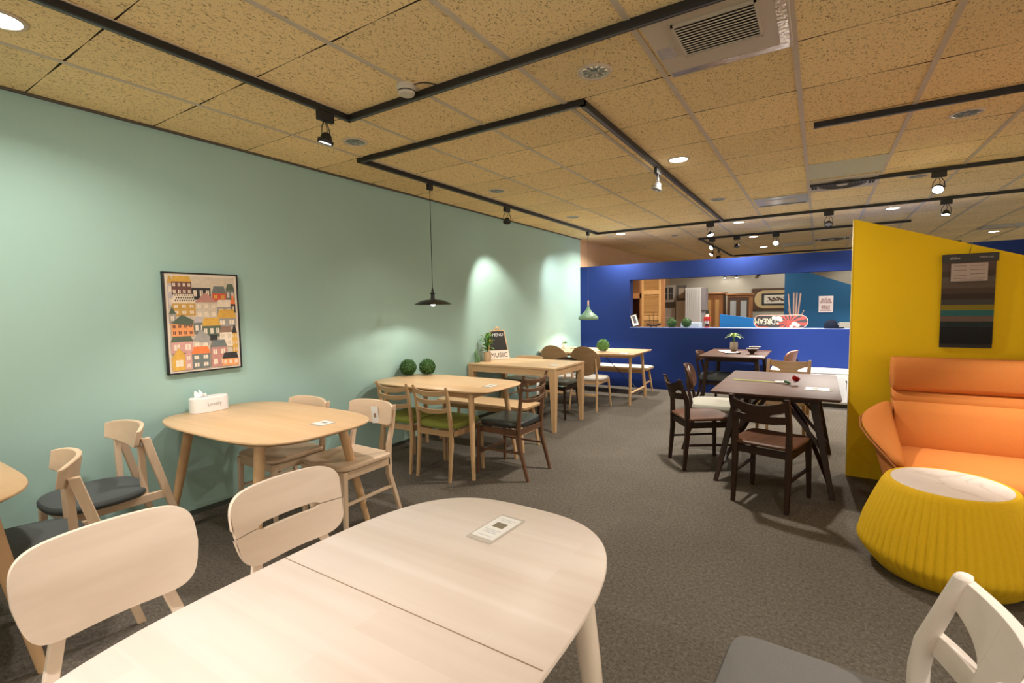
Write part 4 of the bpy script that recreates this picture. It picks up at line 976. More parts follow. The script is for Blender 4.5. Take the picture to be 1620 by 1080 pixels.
MF = frame3((0.01, -.0585, .055), (1, 0, 0), (0, 0, 1)); text_mb('Lovely', .036, MF).build('lettering', plain('pale_grey_ink', (.45, .43, .42), .6), t_)

LEAF = plain('leaf', (.10, .27, .045), .5, noise=.35, nscale=30); LEAFD = plain('dark_leaf', (.035, .10, .018), .5, noise=.5, nscale=60); LEAFY = plain('light_leaf', (.42, .58, .18), .5, noise=.3, nscale=30)
def boxwood(loc, r, label, group, mat=LEAFD, n=700, seed=1):
    random.seed(seed); m = MB(); c = Vector((0, 0, r * .97))
    vs = []
    core = MB(); prof = [(max(.001, r * .86 * math.sin(a)), r * .97 - r * .86 * math.cos(a)) for a in lin(.02, PI - .02, 12)]; m.lathe(prof, n=20)
    for i in range(n):
        z = 1 - 2 * (i + .5) / n; a = i * 2.39996; q = math.sqrt(1 - z * z); d = Vector((q * math.cos(a), q * math.sin(a), z))
        d = (d + Vector([random.uniform(-.12, .12) for _ in range(3)])).normalized()
        if d.z < -.93: continue
        p = c + d * r * random.uniform(.86, .99); s_ = r * random.uniform(.10, .16)
        nrm = (d + Vector([random.uniform(-.8, .8) for _ in range(3)])).normalized(); t1 = nrm.orthogonal().normalized(); t1 = (Matrix.Rotation(random.uniform(0, 6.3), 3, nrm) @ t1); t2 = nrm.cross(t1)
        pts = [p - t1 * s_, p + t2 * s_ * .6 + nrm * s_ * .2, p + t1 * s_, p - t2 * s_ * .6 + nrm * s_ * .2]
        m._add(pts, [(0, 1, 2, 3)])
    o = m.build('boxwood_ball', mat, smooth=False); o.location = loc
    return tag(o, label, 'topiary ball', group)
GB = 'boxwood balls on the oak table'; GL = 'boxwood balls on the partition ledge'
boxwood((0.13, 4.00, .7505), .088, 'left round boxwood ball on the oak table by the mint wall', GB, seed=1)
boxwood((0.27, 4.14, .7505), .086, 'right round boxwood ball on the oak table by the mint wall', GB, seed=2)
boxwood((0.98, 7.30, .7505), .098, 'pale green leafy ball on the trestle table by the blue partition', None, plain('fresh_leaf', (.16, .36, .10), .5, noise=.5, nscale=60), 600, 3)
def leafblade(m, base, d, L_, w_, droop=.4, mi=0):
    d = Vector(d).normalized(); side = d.cross(Vector((0, 0, 1))).normalized(); n = 5; L0 = []; R0 = []
    for i in range(n + 1):
        t_ = i / n; p = Vector(base) + d * (L_ * t_) + Vector((0, 0, -droop * L_ * t_ * t_)); ww = w_ * math.sin(PI * min(1, t_ * .93 + .05)) ; L0.append(p + side * ww + Vector((0, 0, ww * .3))); R0.append(p - side * ww + Vector((0, 0, ww * .3)))
    C0 = [Vector(base) + d * (L_ * i / n) + Vector((0, 0, -droop * L_ * (i / n) ** 2)) for i in range(n + 1)]
    vs = L0 + C0 + R0; k_ = n + 1; fs = []
    for i in range(n): fs += [(i, i + 1, k_ + i + 1, k_ + i), (k_ + i, k_ + i + 1, 2 * k_ + i + 1, 2 * k_ + i)]
    m._add(vs, fs, mi)
# potted plant on square table
t_ = thing('potted_plant', 'leafy potted plant in a beige pot beside the chalkboard', 'potted plant', (0.13, 5.44, .7505))
MB().lathe([(.034, 0), (.046, .02), (.050, .06), (.050, .125), (.046, .128), (.044, .12), (.02, .115), (.003, .115)], n=28).build('pot', plain('beige_pot', (.50, .38, .26), .6), t_)
m = MB(); random.seed(5)
for i in range(46):
    a = random.uniform(0, 6.28); el = random.uniform(.1, 1.3); h_ = random.uniform(.14, .34); r0 = random.uniform(.005, .035)
    leafblade(m, (r0 * math.cos(a), r0 * math.sin(a), h_), (math.cos(a) * math.cos(el), math.sin(a) * math.cos(el), math.sin(el)), random.uniform(.07, .12), random.uniform(.016, .028), .4, 1 if i % 9 == 0 else 0)
m.build('leaves', [LEAF, plain('yellow_leaf', (.62, .50, .06), .5)], t_)
m = MB()
for i in range(12): a = i * .52 + .2; m.tube([(0, 0, .11), (.012 * math.cos(a), .012 * math.sin(a), .20), (.03 * math.cos(a), .03 * math.sin(a), .30)], .0022, 6)
m.build('stems', LEAFD, t_)
# cactus
CACT = plain('cactus_green', (.12, .24, .12), .6, noise=.2, nscale=40)
t_ = thing('cactus_figure', 'green two-stemmed cactus ornament at the table corner by the mint wall', 'ornament', (0.075, 5.29, .7505))
def ribbed(m, c, r, h_, n=40):
    for_prof = [(r * .75, 0), (r, h_ * .2), (r, h_ * .7), (r * .8, h_ * .88), (r * .4, h_ * .97), (.001, h_)]
    vs = []; fs = []
    for q, z in for_prof:
        for k_ in range(n): a = 2 * PI * k_ / n; rr = q * (1 + .10 * math.cos(a * 8)); vs.append((c[0] + rr * math.cos(a), c[1] + rr * math.sin(a), c[2] + z))
    for i in range(len(for_prof) - 1):
        for k_ in range(n): a = i * n + k_; b_ = i * n + (k_ + 1) % n; fs.append((a, b_, b_ + n, a + n))
    fs.append(tuple(reversed(range(n)))); m._add(vs, fs)
m = MB(); ribbed(m, (0, -.02, .0), .020, .16); m.build('tall_stem', CACT, t_)
m = MB(); ribbed(m, (.005, .022, .0), .019, .085); m.build('short_stem', CACT, t_)
# chalkboard sign
t_ = thing('chalkboard_sign', 'small easel chalkboard with white chalk writing and carved white base on the square-legged table', 'sign', (0.135, 5.70, .7505), 0)
# plane leaning back toward the wall: normal to (+x,-y)
ex = Vector((.66, .75, 0)).normalized(); nrm = Vector((ex.y, -ex.x, 0)); up = (Vector((0, 0, 1)) - nrm * .20).normalized()
def BP(u, v, d=0): return ex * u + up * v + nrm * d
def slab(u0, u1, v0, v1, d0, d1, u0t=None, u1t=None):
    u0t = u0 if u0t is None else u0t; u1t = u1 if u1t is None else u1t
    m = MB(); vs = [BP(u0, v0, d0), BP(u1, v0, d0), BP(u1t, v1, d0), BP(u0t, v1, d0), BP(u0, v0, d1), BP(u1, v0, d1), BP(u1t, v1, d1), BP(u0t, v1, d1)]
    return m._add(vs, [(3, 2, 1, 0), (4, 5, 6, 7), (0, 1, 5, 4), (1, 2, 6, 5), (2, 3, 7, 6), (3, 0, 4, 7)])
slab(-.155, .155, .002, .40, 0, .012, -.10, .10).build('wooden_frame', oak('z'), t_)
slab(-.125, .125, .13, .385, .0122, .0145, -.088, .088).build('slate', plain('slate_board', (.02, .018, .016), .7), t_)
slab(-.150, .150, .004, .125, .0122, .022, -.132, .132).build('carved_base', plain('whitewashed_board', (.72, .64, .56), .6, noise=.15), t_)
M4 = Matrix(((ex.x, up.x, nrm.x, 0), (ex.y, up.y, nrm.y, 0), (ex.z, up.z, nrm.z, 0), (0, 0, 0, 1)))
text_mb('MENU', .055, M4 @ Matrix.Translation((0, .335, .0152))).build('chalk_writing', plain('chalk', (.8, .8, .8), .9), t_)
text_mb('MUSIC', .085, M4 @ Matrix.Translation((0, .062, .0228)), .001).build('carved_lettering', plain('burnt_wood', (.06, .04, .03), .8), t_)
kb = MB(); kb.lathe([(.028, 0), (.034, .004), (.034, .010), (.028, .014), (.014, .014), (.014, 0), (.028, 0)], tuple(BP(0, .415, .006)), 24, M=nrm.to_track_quat('Z', 'Y').to_matrix(), cap=False); kb.build('hanging_ring', oak('x'), t_)
MB().sweep([BP(0, .38, 0), BP(0, 0.012, -.11)], [(.02, .012), (.02, .012)]).build('rear_prop', oak('z'), t_)
# white flower vase on trestle table
t_ = thing('flower_pot', 'white flowers in a small white pot on the trestle table by the mint wall', 'flower pot', (0.20, 7.55, .7505))
MB().lathe([(.025, 0), (.036, .02), (.038, .06), (.030, .085), (.032, .09), (.002, .085)], n=24).build('pot', WHITEP, t_)
m = MB(); random.seed(8)
for i in range(14): a = random.uniform(0, 6.28); leafblade(m, (0, 0, .08), (math.cos(a), math.sin(a), random.uniform(.4, 1.5)), .08, .014, .4)
m.build('leaves', LEAF, t_)
m = MB()
for i in range(9):
    a = i * .7; c0 = Vector((.022 * math.cos(a), .022 * math.sin(a), .14 + .012 * (i % 4)))
    for k_ in range(6): b_ = k_ * PI / 3; leafblade(m, c0, (math.cos(b_), math.sin(b_), .7), .022, .008, .3)
m.build('blossoms', plain('petal_white', (.85, .78, .72), .6), t_)
tag(MB().prism(rrect(.05, .035, .01), 0, .012).build('dark_tray', BLACK), 'small dark dish beside the white flowers on the trestle table', 'dish').location = (0.33, 7.62, .7505)
# rose on the dark table
t_ = thing('rose_stem', 'long artificial red rose lying across the dark walnut table', 'flower', (3.40, 5.06, .7505), -.06)
MB().tube([(-.29, .02, .006), (-.1, .015, .007), (.05, .0, .008), (.16, -.01, .014)], .0045, 8).build('stem', plain('lime_stem', (.55, .62, .20), .5), t_)
MB().lathe([(.008, 0), (.012, .02), (.010, .05), (.014, .07)], (.05, .0, .012), 10, M=Matrix.Rotation(PI / 2, 3, 'Y')).build('white_ribbon', PAPER, t_)
m = MB(); random.seed(4)
for i in range(12): a = random.uniform(-1.2, 1.2); leafblade(m, (.12, -.005, .018), (math.cos(a), math.sin(a), random.uniform(0, .5)), .06, .014, .3)
m.build('leaves', LEAFD, t_)
m = MB()
for i in range(70):
    d = Vector((random.uniform(-.4, 1), random.uniform(-1, 1), random.uniform(-.1, 1))).normalized(); c0 = Vector((.205, -.012, .030))
    p = c0 + d * random.uniform(.005, .022); leafblade(m, p, (d + Vector((random.uniform(-.4, .4),) * 3)), .026, .016, -.2)
m.build('petals', plain('red_petal', (.38, .018, .022), .5), t_)
# crockery on the far dark table
t_ = thing('glass_vase', 'glass vase with spreading green leaves on the far dark table', 'vase', (2.70, 8.15, .7505))
MB().lathe([(.038, 0), (.050, .01), (.056, .05), (.054, .12), (.050, .125), (.049, .12), (.050, .05), (.044, .014), (.002, .012)], n=32).build('glass_body', plain('smoky_glass', (.38, .32, .26), .1, spec=.8), t_)
m = MB(); random.seed(11)
for i in range(18):
    a = i * .62; el = .45 + .35 * (i % 3); leafblade(m, (0, 0, .20), (math.cos(a) * math.cos(el), math.sin(a) * math.cos(el), math.sin(el)), .15, .014, .55)
m.build('leaves', LEAFY, t_)
m = MB()
for i in range(5): a = i * 1.26; m.tube([(.02 * math.cos(a), .02 * math.sin(a), .10), (.004 * math.cos(a), .004 * math.sin(a), .21)], .003, 6)
m.build('stems', LEAF, t_)
BOWL = plain('dark_glaze', (.05, .035, .03), .25, spec=.6)
def bowl(loc, r, h_, label):
    t_ = thing('bowl', label, 'bowl', loc, 0, 'bowls on the far dark table')
    MB().lathe([(r * .38, 0), (r * .38, .010), (r * .65, h_ * .45), (r, h_ * .96)], n=32, cap=True).build('body', BOWL, t_)
    MB().lathe([(r * .99, h_ * .94), (r * 1.03, h_), (r * .97, h_ * 1.0), (r * .93, h_ * .95), (r * .99, h_ * .94)], n=32, cap=False).build('rim', WHITEP, t_)
bowl((2.99, 7.72, .7505), .075, .075, 'nearer dark bowl with white rim on the far dark table')
bowl((2.985, 8.12, .7505), .075, .070, 'farther pale-rimmed bowl on the far dark table')
def plate(loc, r, label):
    t_ = MB().lathe([(r * .5, 0), (r * .55, .004), (r, .014), (r * .98, .017), (r * .5, .007), (.002, .006)], n=32).build('saucer', WHITEP)
    t_.location = loc; tag(t_, label, 'saucer', 'white saucers on the far dark table')
plate((2.62, 7.88, .7505), .085, 'larger white saucer on the far dark table, left of the bowls')
plate((2.72, 7.66, .7505), .075, 'smaller white saucer nearer the front of the far dark table')
t_ = thing('soup_spoon', 'small dark spoon rest with spoon between saucers and bowl', 'spoon', (2.83, 7.64, .7505), .5)
MB().lathe([(.02, 0), (.028, .012), (.030, .018), (.012, .010)], n=20).build('spoon_bowl', BOWL, t_)
MB().tube([(0, .02, .012), (0, .06, .03), (0, .085, .05)], .004, 8).build('handle', BOWL, t_)
t_ = thing('chopsticks', 'pair of pinkish chopsticks beside the bowls on the far dark table', 'chopsticks', (2.85, 7.93, .7505), .15)
for k_ in (-1, 1): MB().tube([(-.10, k_ * .008, .004), (.10, k_ * .006, .004)], [.002, .0035], 8).build('stick', plain('pink_lacquer', (.55, .30, .28), .4), t_)

# ================================================================== LEDGE THINGS (sill at z0)
ZL = z0 + .0085; LY = 8.75
t_ = thing('photo_frame', 'small dark photo frame leaning at the left end of the ledge', 'photo frame', (1.0, LY - .02, ZL), 0)
Mx = Matrix.Rotation(.22, 3, 'Y') @ Matrix.Rotation(.75, 3, 'Z')
Mx = Matrix.Rotation(-.30, 3, 'Y') @ Matrix.Rotation(.65, 3, 'Z')
MB().box((0, 0, .118), (.135, .014, .22), M=Mx).build('frame', BLACK, t_)
MB().box(Mx @ Vector((0, -.008, 0)) + Vector((0, 0, .118)), (.105, .002, .19), M=Mx).build('picture', PAPER, t_)
MB().box(Mx @ Vector((0, -.0098, .01)) + Vector((0, 0, .118)), (.05, .001, .13), M=Mx).build('printed_figure', INK, t_)
# ship
t_ = thing('model_ship', 'small brown model sailing ship with three masts on the ledge', 'model ship', (1.33, LY, ZL), 0.1)
hull = MB(); st = [(-.11, .012, .050), (-.085, .028, .036), (-.03, .036, .028), (.04, .036, .028), (.09, .024, .038), (.125, .004, .055)]
vs = []; fs = []
for x, w_, zt__ in st:
    vs += [(x, -w_, zt__ + .018), (x, -w_ * .7, zt__ - .005), (x, 0, .022 + abs(x) * .05), (x, w_ * .7, zt__ - .005), (x, w_, zt__ + .018)]
for i in range(len(st) - 1):
    for k_ in range(5): a = i * 5 + k_; b_ = i * 5 + (k_ + 1) % 5; fs.append((a, b_, b_ + 5, a + 5))
fs += [tuple(range(5)), tuple(range(25, 30))]; hull._add(vs, fs); hull.build('hull', walnut('x'), t_)
MB().box((-.04, 0, .012), (.012, .05, .024)).box((.05, 0, .012), (.012, .05, .024)).build('stand', walnutm('x'), t_)
for x, h_ in ((-.07, .17), (.0, .21), (.07, .18)):
    MB().tube([(x, 0, .05), (x, 0, .05 + h_)], .0022, 6).build('mast', walnut('z'), t_)
    m = MB()
    for q in (.35, .6, .82): m.tube([(x, -.035, .05 + h_ * q), (x, .035, .05 + h_ * q)], .0018, 6); m.tube([(x - .02, 0, .05 + h_ * q), (x + .02, 0, .05 + h_ * q)], .0018, 6)
    for s_ in (-1, 1): m.tube([(x, s_ * .03, .055), (x, 0, .05 + h_ * .9)], .0008, 5); m.tube([(x + s_ * .035, 0, .055), (x, 0, .05 + h_ * .9)], .0008, 5)
    m.build('rigging', BLACK, t_)
boxwood((1.645, LY, ZL), .078, 'left boxwood ball on the blue partition ledge', GL, LEAFD, 420, 12)
boxwood((1.885, LY, ZL), .080, 'right boxwood ball on the blue partition ledge', GL, LEAFD, 420, 13)
# soldier figure
t_ = thing('nutcracker_figure', 'small red and white soldier nutcracker figure with black hat on the ledge', 'figurine', (2.21, LY, ZL))
MB().box((0, 0, .010), (.07, .05, .02)).build('base', plain('figure_red', (.55, .03, .03), .4), t_)
m = MB()
for s_ in (-1, 1): m.lathe([(.013, .02), (.013, .06)], (s_ * .016, 0, 0), 14)
m.build('boots', BLACK, t_)
m = MB()
for s_ in (-1, 1): m.lathe([(.013, .06), (.014, .11)], (s_ * .016, 0, 0), 14)
m.build('trousers', WHITEP, t_)
MB().lathe([(.028, .11), (.032, .13), (.034, .17), (.026, .19)], n=20).build('jacket', plain('figure_red', (.55, .03, .03), .4), t_)
m = MB()
for s_ in (-1, 1): m.tube([(s_ * .036, 0, .175), (s_ * .043, -.004, .14), (s_ * .042, -.012, .105)], .010, 10)
m.build('arms', plain('figure_red', (.55, .03, .03), .4), t_)
MB().lathe([(.012, .185), (.021, .195), (.022, .222), (.016, .235)], n=20).build('head', plain('figure_face', (.75, .50, .38), .5), t_)
MB().lathe([(.024, .17), (.030, .180), (.024, .200), (.012, .19)], n=20).build('beard', WHITEP, t_)
MB().lathe([(.023, .225), (.024, .235), (.022, .27), (.018, .285), (.004, .288)], n=20).build('hat', BLACK, t_)
# skateboard standing on its edge
SKX, SKY = 3.26, 8.74
t_ = thing('skateboard_deck', 'red and black skateboard deck with sun rays and upside-down lettering on the ledge', 'skateboard', (SKX, SKY, ZL))
a_, b_ = .365, .100
lean = .10
def SP(u, v, d=0): return Vector((u, v * lean - d, v + .0))        # u along x, v up, d toward viewer
out = rrect(a_, b_, b_ * .99, 12, 0, b_)
m = MB(); n = len(out); ny = .010
vs = [SP(x, z, 0) for x, z in out] + [SP(x, z, ny) for x, z in out]
m._add(vs, [tuple(range(n)), tuple(range(n, 2 * n))] + [(i, (i + 1) % n, (i + 1) % n + n, i + n) for i in range(n)])
m.build('deck', plain('deck_edge', (.65, .50, .38), .4), t_)
DR = plain('deck_red', (.55, .045, .03), .35); DK = plain('deck_black', (.03, .025, .025), .35); DC = plain('deck_cream', (.75, .64, .44), .4)
o2 = rrect(a_ - .006, b_ - .006, b_ * .99 - .006, 12, 0, b_)
m = MB(); m.poly([SP(x, z, ny + .0006) for x, z in o2]); m.build('red_ground', DR, t_, smooth=False)
def inside(x, z):
    x = abs(x); r_ = b_ - .006; z -= b_
    return abs(z) <= r_ if x <= a_ - b_ else math.hypot(x - (a_ - b_), z) <= r_
def edge(cx, cz, a):
    s_ = 0
    while inside(cx + s_ * math.cos(a), cz + s_ * math.sin(a)): s_ += .002
    return s_ - .002
rays = MB(); cx, cz = .12, .085
for i in range(26):
    if i % 2: continue
    a0, a1 = i * 2 * PI / 26, (i + 1) * 2 * PI / 26
    pts = [SP(cx + .03 * math.cos(a0), cz + .03 * math.sin(a0), ny + .0010)]
    for k_ in range(6): a = a0 + (a1 - a0) * k_ / 5; e_ = edge(cx, cz, a); pts.append(SP(cx + e_ * math.cos(a), cz + e_ * math.sin(a), ny + .0010))
    pts.append(SP(cx + .03 * math.cos(a1), cz + .03 * math.sin(a1), ny + .0010)); rays.poly(pts)
rays.build('black_rays', DK, t_, smooth=False)
m = MB(); m.poly([SP(x, z, ny + .0014) for x, z in [(-.30, .02), (-.10, .02), (-.04, .05), (-.06, .13), (-.10, .185), (-.26, .190), (-.33, .15), (-.345, .09)]]); m.build('black_banner', DK, t_, smooth=False)
def blob(cx, cz, r, k_=9, ph=0.0): MB().poly([SP(cx + (r + .25 * r * math.sin(q * 3 + ph)) * math.cos(q * 2 * PI / 24) * 1.25, min(.193, cz + (r + .25 * r * math.sin(q * 3 + ph)) * math.sin(q * 2 * PI / 24)), ny + .0020 + ph * .0001) for q in range(24)]).build('cream_cloud', DC, t_, smooth=False)
blob(-.02, .145, .034, ph=1); blob(-.08, .155, .026, ph=2); blob(.01, .12, .02, ph=3); blob(.19, .065, .030, ph=1); blob(.23, .045, .024, ph=2); blob(.15, .03, .018, ph=3); blob(-.03, .07, .012, ph=4)
M5 = frame3((-.21, 0, 0), (-1, 0, 0), (0, 0, -1)); 
MT = Matrix(((-1, 0, 0, -.215), (0, 0, -1, .075 * lean + .01 - ny - .0125), (0, -1, 0, .095), (0, 0, 0, 1)))
text_mb('DREAM', .105, Matrix.Translation((-.205, .105 * lean - ny - .003, .105)) @ Matrix(((-1, 0, 0, 0), (0, -lean, -1, 0), (0, -1, 0, 0), (0, 0, 0, 1))) @ Matrix.Diagonal((.85, 1.25, 1, 1))).build('lettering', DC, t_)
# cap
t_ = thing('baseball_cap', 'navy baseball cap with white front mark at the right end of the ledge', 'cap', (3.91, LY, ZL), 1.35)
NV = plain('navy_cloth', (.008, .011, .022), .9, spec=.1, noise=.2, nscale=200)
MB().lathe([(.088, .0), (.090, .03), (.085, .065), (.068, .100), (.040, .120), (.012, .127), (.002, .128)], n=32).build('crown', NV, t_)
vis = MB(); us = lin(-1, 1, 15); o_ = [(-.02, .0)]
vis.prism([(-.085 * math.cos(PI * (k_ / 14)) , -.01 - .0 - (.155 * math.sin(PI * k_ / 14))) for k_ in range(15)], .003, .016).build('brim', NV, t_)
MB().lathe([(.008, .126), (.009, .130), (.002, .133)], n=12).build('button', NV, t_)
text_mb('N', .055, frame3((0.0, -.0915, .062), (1, 0, 0), (0, .18, 1))).build('front_mark', WHITEP, t_)
# vase of bare sticks behind the skateboard (back edge of the ledge)
t_ = thing('stick_bundle', 'bundle of bare brown sticks standing behind the skateboard', 'sticks', (3.44, 8.95, 0), 0)
STK = wood('stick_bark', (.42, .26, .19), (.26, .15, .10), 'z'); random.seed(21)
m = MB()
for i, (dx, top_, lx) in enumerate(((-.06, 1.58, -.05), (-.015, 1.60, .0), (.02, 1.60, .01), (.045, 1.59, .05), (-.03, 1.36, -.10), (.04, 1.33, .14), (.0, 1.25, -.16))):
    MB().tube([(dx * .3, .0 + .01 * i, .55), (dx * .7, 0, 1.1), (dx + lx * .6, .01 * (i % 3), top_)], [.010, .011, .012 if i < 4 else .007], 8).build('stick', STK, t_)
MB().lathe([(.07, 0), (.10, .12), (.10, .40), (.06, .58), (.065, .62), (.055, .60), (.002, .5)], n=28).build('floor_vase', plain('brown_vase', (.15, .09, .06), .5), t_)

# ================================================================== WHITE LOW CABINET below the partition
t_ = thing('low_cabinet', 'low white cabinet with ring pulls standing under the right part of the blue partition', 'cabinet', (4.06, 8.40, 0))
MB().b2((-.88, -.24, .47), (.88, .24, .495)).build('cabinet_top', WHITEPAINT, t_, bevel=.003)
bd = MB(); bd.b2((-.86, -.22, .08), (-.84, .23, .47)); bd.b2((.84, -.22, .08), (.86, .23, .47)); bd.b2((-.84, .21, .08), (.84, .23, .47)); bd.b2((-.86, -.22, .06), (.86, .23, .08)); bd.b2((.06, -.20, .08), (.08, .21, .47)); bd.b2((.08, -.21, .27), (.84, .21, .285)); bd.b2((-.40, -.2, .08), (-.385, .21, .47))
bd.build('carcass', WHITEPAINT, t_)
for x0_, x1_ in ((-.84, -.395), (-.39, .06)):
    d = MB().b2((x0_, -.238, .085), (x1_ - .004, -.222, .462)).build('door', WHITEPAINT, t_, bevel=.003)
    MB().b2((x0_ + .05, -.2405, .13), (x1_ - .054, -.2385, .42)).build('door_panel', plain('white_paint_b', (.66, .65, .62), .5), d)
    MB().lathe([(.007, 0), (.010, .006), (.007, .012)], (x1_ - .03, -.243, .38), 12, M=Matrix.Rotation(PI / 2, 3, 'X')).build('knob', BLACK, d)
    MB().tube([(x1_ - .03, -.250, .375), (x1_ - .03, -.252, .26)], .0022, 6).build('pull_cord', BLACK, d)
d = MB().b2((.085, -.236, .085), (.835, -.222, .262)).build('drawer', WHITEPAINT, t_, bevel=.003)
MB().tube([(.40, -.238, .18), (.41, -.255, .18), (.51, -.255, .18), (.52, -.238, .18)], .004, 8).build('drawer_handle', BLACK, d)
MB().b2((-.84, -.18, .0), (.84, .20, .06)).build('gap_shade_block', BLACK, t_)  # black block standing in for the shaded gap under the cabinet

# ================================================================== BACK ROOM THROUGH THE OPENING
# louvred armoire
HON = lambda a: wood('honey_pine', (.55, .30, .11), (.42, .21, .06), a)
DBR = lambda a: wood('dark_brown_wood', (.10, .05, .025), (.05, .025, .012), a)
HO2 = lambda a: wood('cherry_wood', (.36, .15, .05), (.24, .09, .025), a)
t_ = thing('louvred_wardrobe', 'tall honey-coloured wardrobe with open louvred door, left in the opening', 'wardrobe', (0.72, 9.75, 0))
bd = MB(); bd.b2((-.45, 0, 0), (-.42, .5, 2.2)); bd.b2((.05, 0, 0), (.09, .5, 2.2)); bd.b2((-.45, .48, 0), (.09, .5, 2.2)); bd.b2((-.45, 0, 2.16), (.09, .5, 2.2)); bd.b2((-.45, 0, 1.58), (.09, .5, 1.68)); bd.b2((-.45, 0, 0), (.09, .5, .1))
bd.build('carcass', HO2('z'), t_)
d = thing('x', 'x', 'x'); bpy.data.objects.remove(d)
dr = MB(); dr.b2((.10, -.04, .2), (.145, 0, 2.2)); dr.b2((.435, -.04, .2), (.48, 0, 2.2))
for zz in (.2, 1.15, 1.65, 2.1): dr.b2((.145, -.04, zz), (.435, 0, zz + .08))
dd = dr.build('louvred_door', HON('z'), t_, bevel=.003)
lv = MB(); z = .3
while z < 2.08: lv.box((.29, -.02, z), (.29, .034, .005), M=Matrix.Rotation(.6, 3, 'X')); z += .026
lv.build('louvre_slats', HON('x'), dd)
MB().b2((.145, -.012, .25), (.435, -.008, 2.12)).build('door_backing', HON('z'), dd)
MB().b2((.485, -.03, .1), (.535, .04, 2.2)).build('door_post', HO2('z'), t_)
# pale hutch
t_ = thing('display_hutch', 'pale grey glass-fronted wall hutch beside the louvred wardrobe', 'hutch', (0.36, 13.4, 0))
GW = lambda a: wood('grey_washed_wood', (.50, .45, .38), (.36, .31, .26), a)
MB().b2((-.26, 0, 0), (.20, .40, 1.36)).build('lower_unit', GW('z'), t_)
MB().b2((-.26, -.06, 1.52), (.20, .38, 1.96)).build('upper_cabinet', GW('z'), t_)
MB().b2((-.26, .34, 1.36), (.20, .40, 1.52)).build('back_panel', GW('z'), t_)
for i in range(3): 
    w_ = MB().b2((-.24 + i * .145, -.066, 1.58), (-.24 + i * .145 + .105, -.061, 1.90)).build('glass_pane', plain('dark_glass', (.05, .05, .05), .15, spec=.7), t_)
    MB().b2((-.24 + i * .145 + .05, -.070, 1.58), (-.24 + i * .145 + .056, -.0665, 1.90)).b2((-.24 + i * .145, -.070, 1.735), (-.24 + i * .145 + .105, -.0665, 1.742)).build('glazing_bar', GW('z'), w_)
sh = MB()
for zz in (.35, .8, 1.1): sh.b2((-.24, -.012, zz), (.18, 0, zz + .02))
sh.build('shelf_edges', plain('shelf_white', (.7, .66, .6), .5), t_)
# grey frame on wall + cream cabinet
t_ = thing('framed_mirror', 'grey rectangular frame with pale centre hanging beside the hutch', 'picture', (0.72, 13.40, 1.75))
fr = MB(); 
for a, b_ in (((-.12, -.20), (-.08, .20)), ((.08, -.20), (.12, .20)), ((-.08, -.20), (.08, -.14)), ((-.08, .14), (.08, .20))): fr.b2((a[0], -.02, a[1]), (b_[0], .02, b_[1]))
fr.build('frame', plain('grey_frame', (.12, .11, .10), .6), t_); MB().b2((-.08, 0, -.14), (.08, .012, .14)).build('pale_panel', plain('pale_panel', (.46, .38, .28), .6), t_)
t_ = thing('cream_cabinet', 'tall cream cabinet standing under the grey frame', 'cabinet', (0.74, 13.35, 0))
MB().b2((-.15, 0, 0), (.15, .4, 1.548)).build('body', plain('cream_laminate', (.58, .52, .42), .5), t_, bevel=.004)
MB().b2((-.13, -.012, .04), (.13, -.001, 1.50)).build('door', plain('cream_laminate', (.58, .52, .42), .5), t_, bevel=.002)
t_ = thing('white_wardrobe', 'tall white panelled wardrobe with projecting grey side box', 'wardrobe', (1.13, 12.95, 0))
MB().b2((-.22, 0, 0), (.16, .45, 1.86)).build('body', plain('white_board', (.62, .60, .58), .5), t_, bevel=.004)
fl = MB()
for i in range(8): fl.b2((-.205 + i * .045, -.010, .05), (-.205 + i * .045 + .038, -.001, 1.82))
fl.build('fluted_door', plain('white_board', (.62, .60, .58), .5), t_)
MB().b2((.165, 0, 1.30), (.26, .35, 1.84)).build('side_box', plain('mauve_grey', (.26, .23, .24), .6), t_, bevel=.004)
MB().b2((.165, .05, .0), (.225, .35, 1.30)).build('side_support', plain('mauve_grey2', (.32, .29, .29), .6), t_)
# cherry wardrobe
def wardrobe(x, y, w_, h_, label, glassy):
    t_ = thing('wooden_wardrobe', label, 'wardrobe', (x, y, 0))
    MB().b2((-w_ / 2, 0, 0), (w_ / 2, .5, h_)).build('body', HO2('z'), t_)
    MB().b2((-w_ / 2 - .04, -.05, h_), (w_ / 2 + .04, .52, h_ + .05)).build('cornice', HO2('x'), t_, bevel=.01)
    n_ = 2
    for i in range(n_):
        x0_ = -w_ / 2 + .03 + i * (w_ - .06) / n_; x1_ = x0_ + (w_ - .06) / n_ - .01
        d_ = MB().b2((x0_, -.02, .1), (x1_, -.001, h_ - .05)).build('door', HO2('z') if not glassy else DBR('z'), t_, bevel=.003)
        MB().b2((x0_ + .05, -.026, .2), (x1_ - .05, -.021, h_ - .14)).build('glass_pane' if glassy else 'door_panel', plain('pale_reflecting_glass', (.35, .36, .36), .15, spec=.8) if glassy else HON('z'), d_)
        MB().lathe([(.008, 0), (.012, .012), (.004, .02)], (x1_ - .02 if i == 0 else x0_ + .02, -.021, h_ * .5), 10, M=Matrix.Rotation(PI / 2, 3, 'X')).build('knob', BRASS, d_)
wardrobe(1.38, 14.1, .46, 1.70, 'cherry wood wardrobe with cornice behind the soldier figure', False)
wardrobe(1.98, 14.2, .56, 1.66, 'dark wooden wardrobe with pale glass doors left of the framed picture', True)
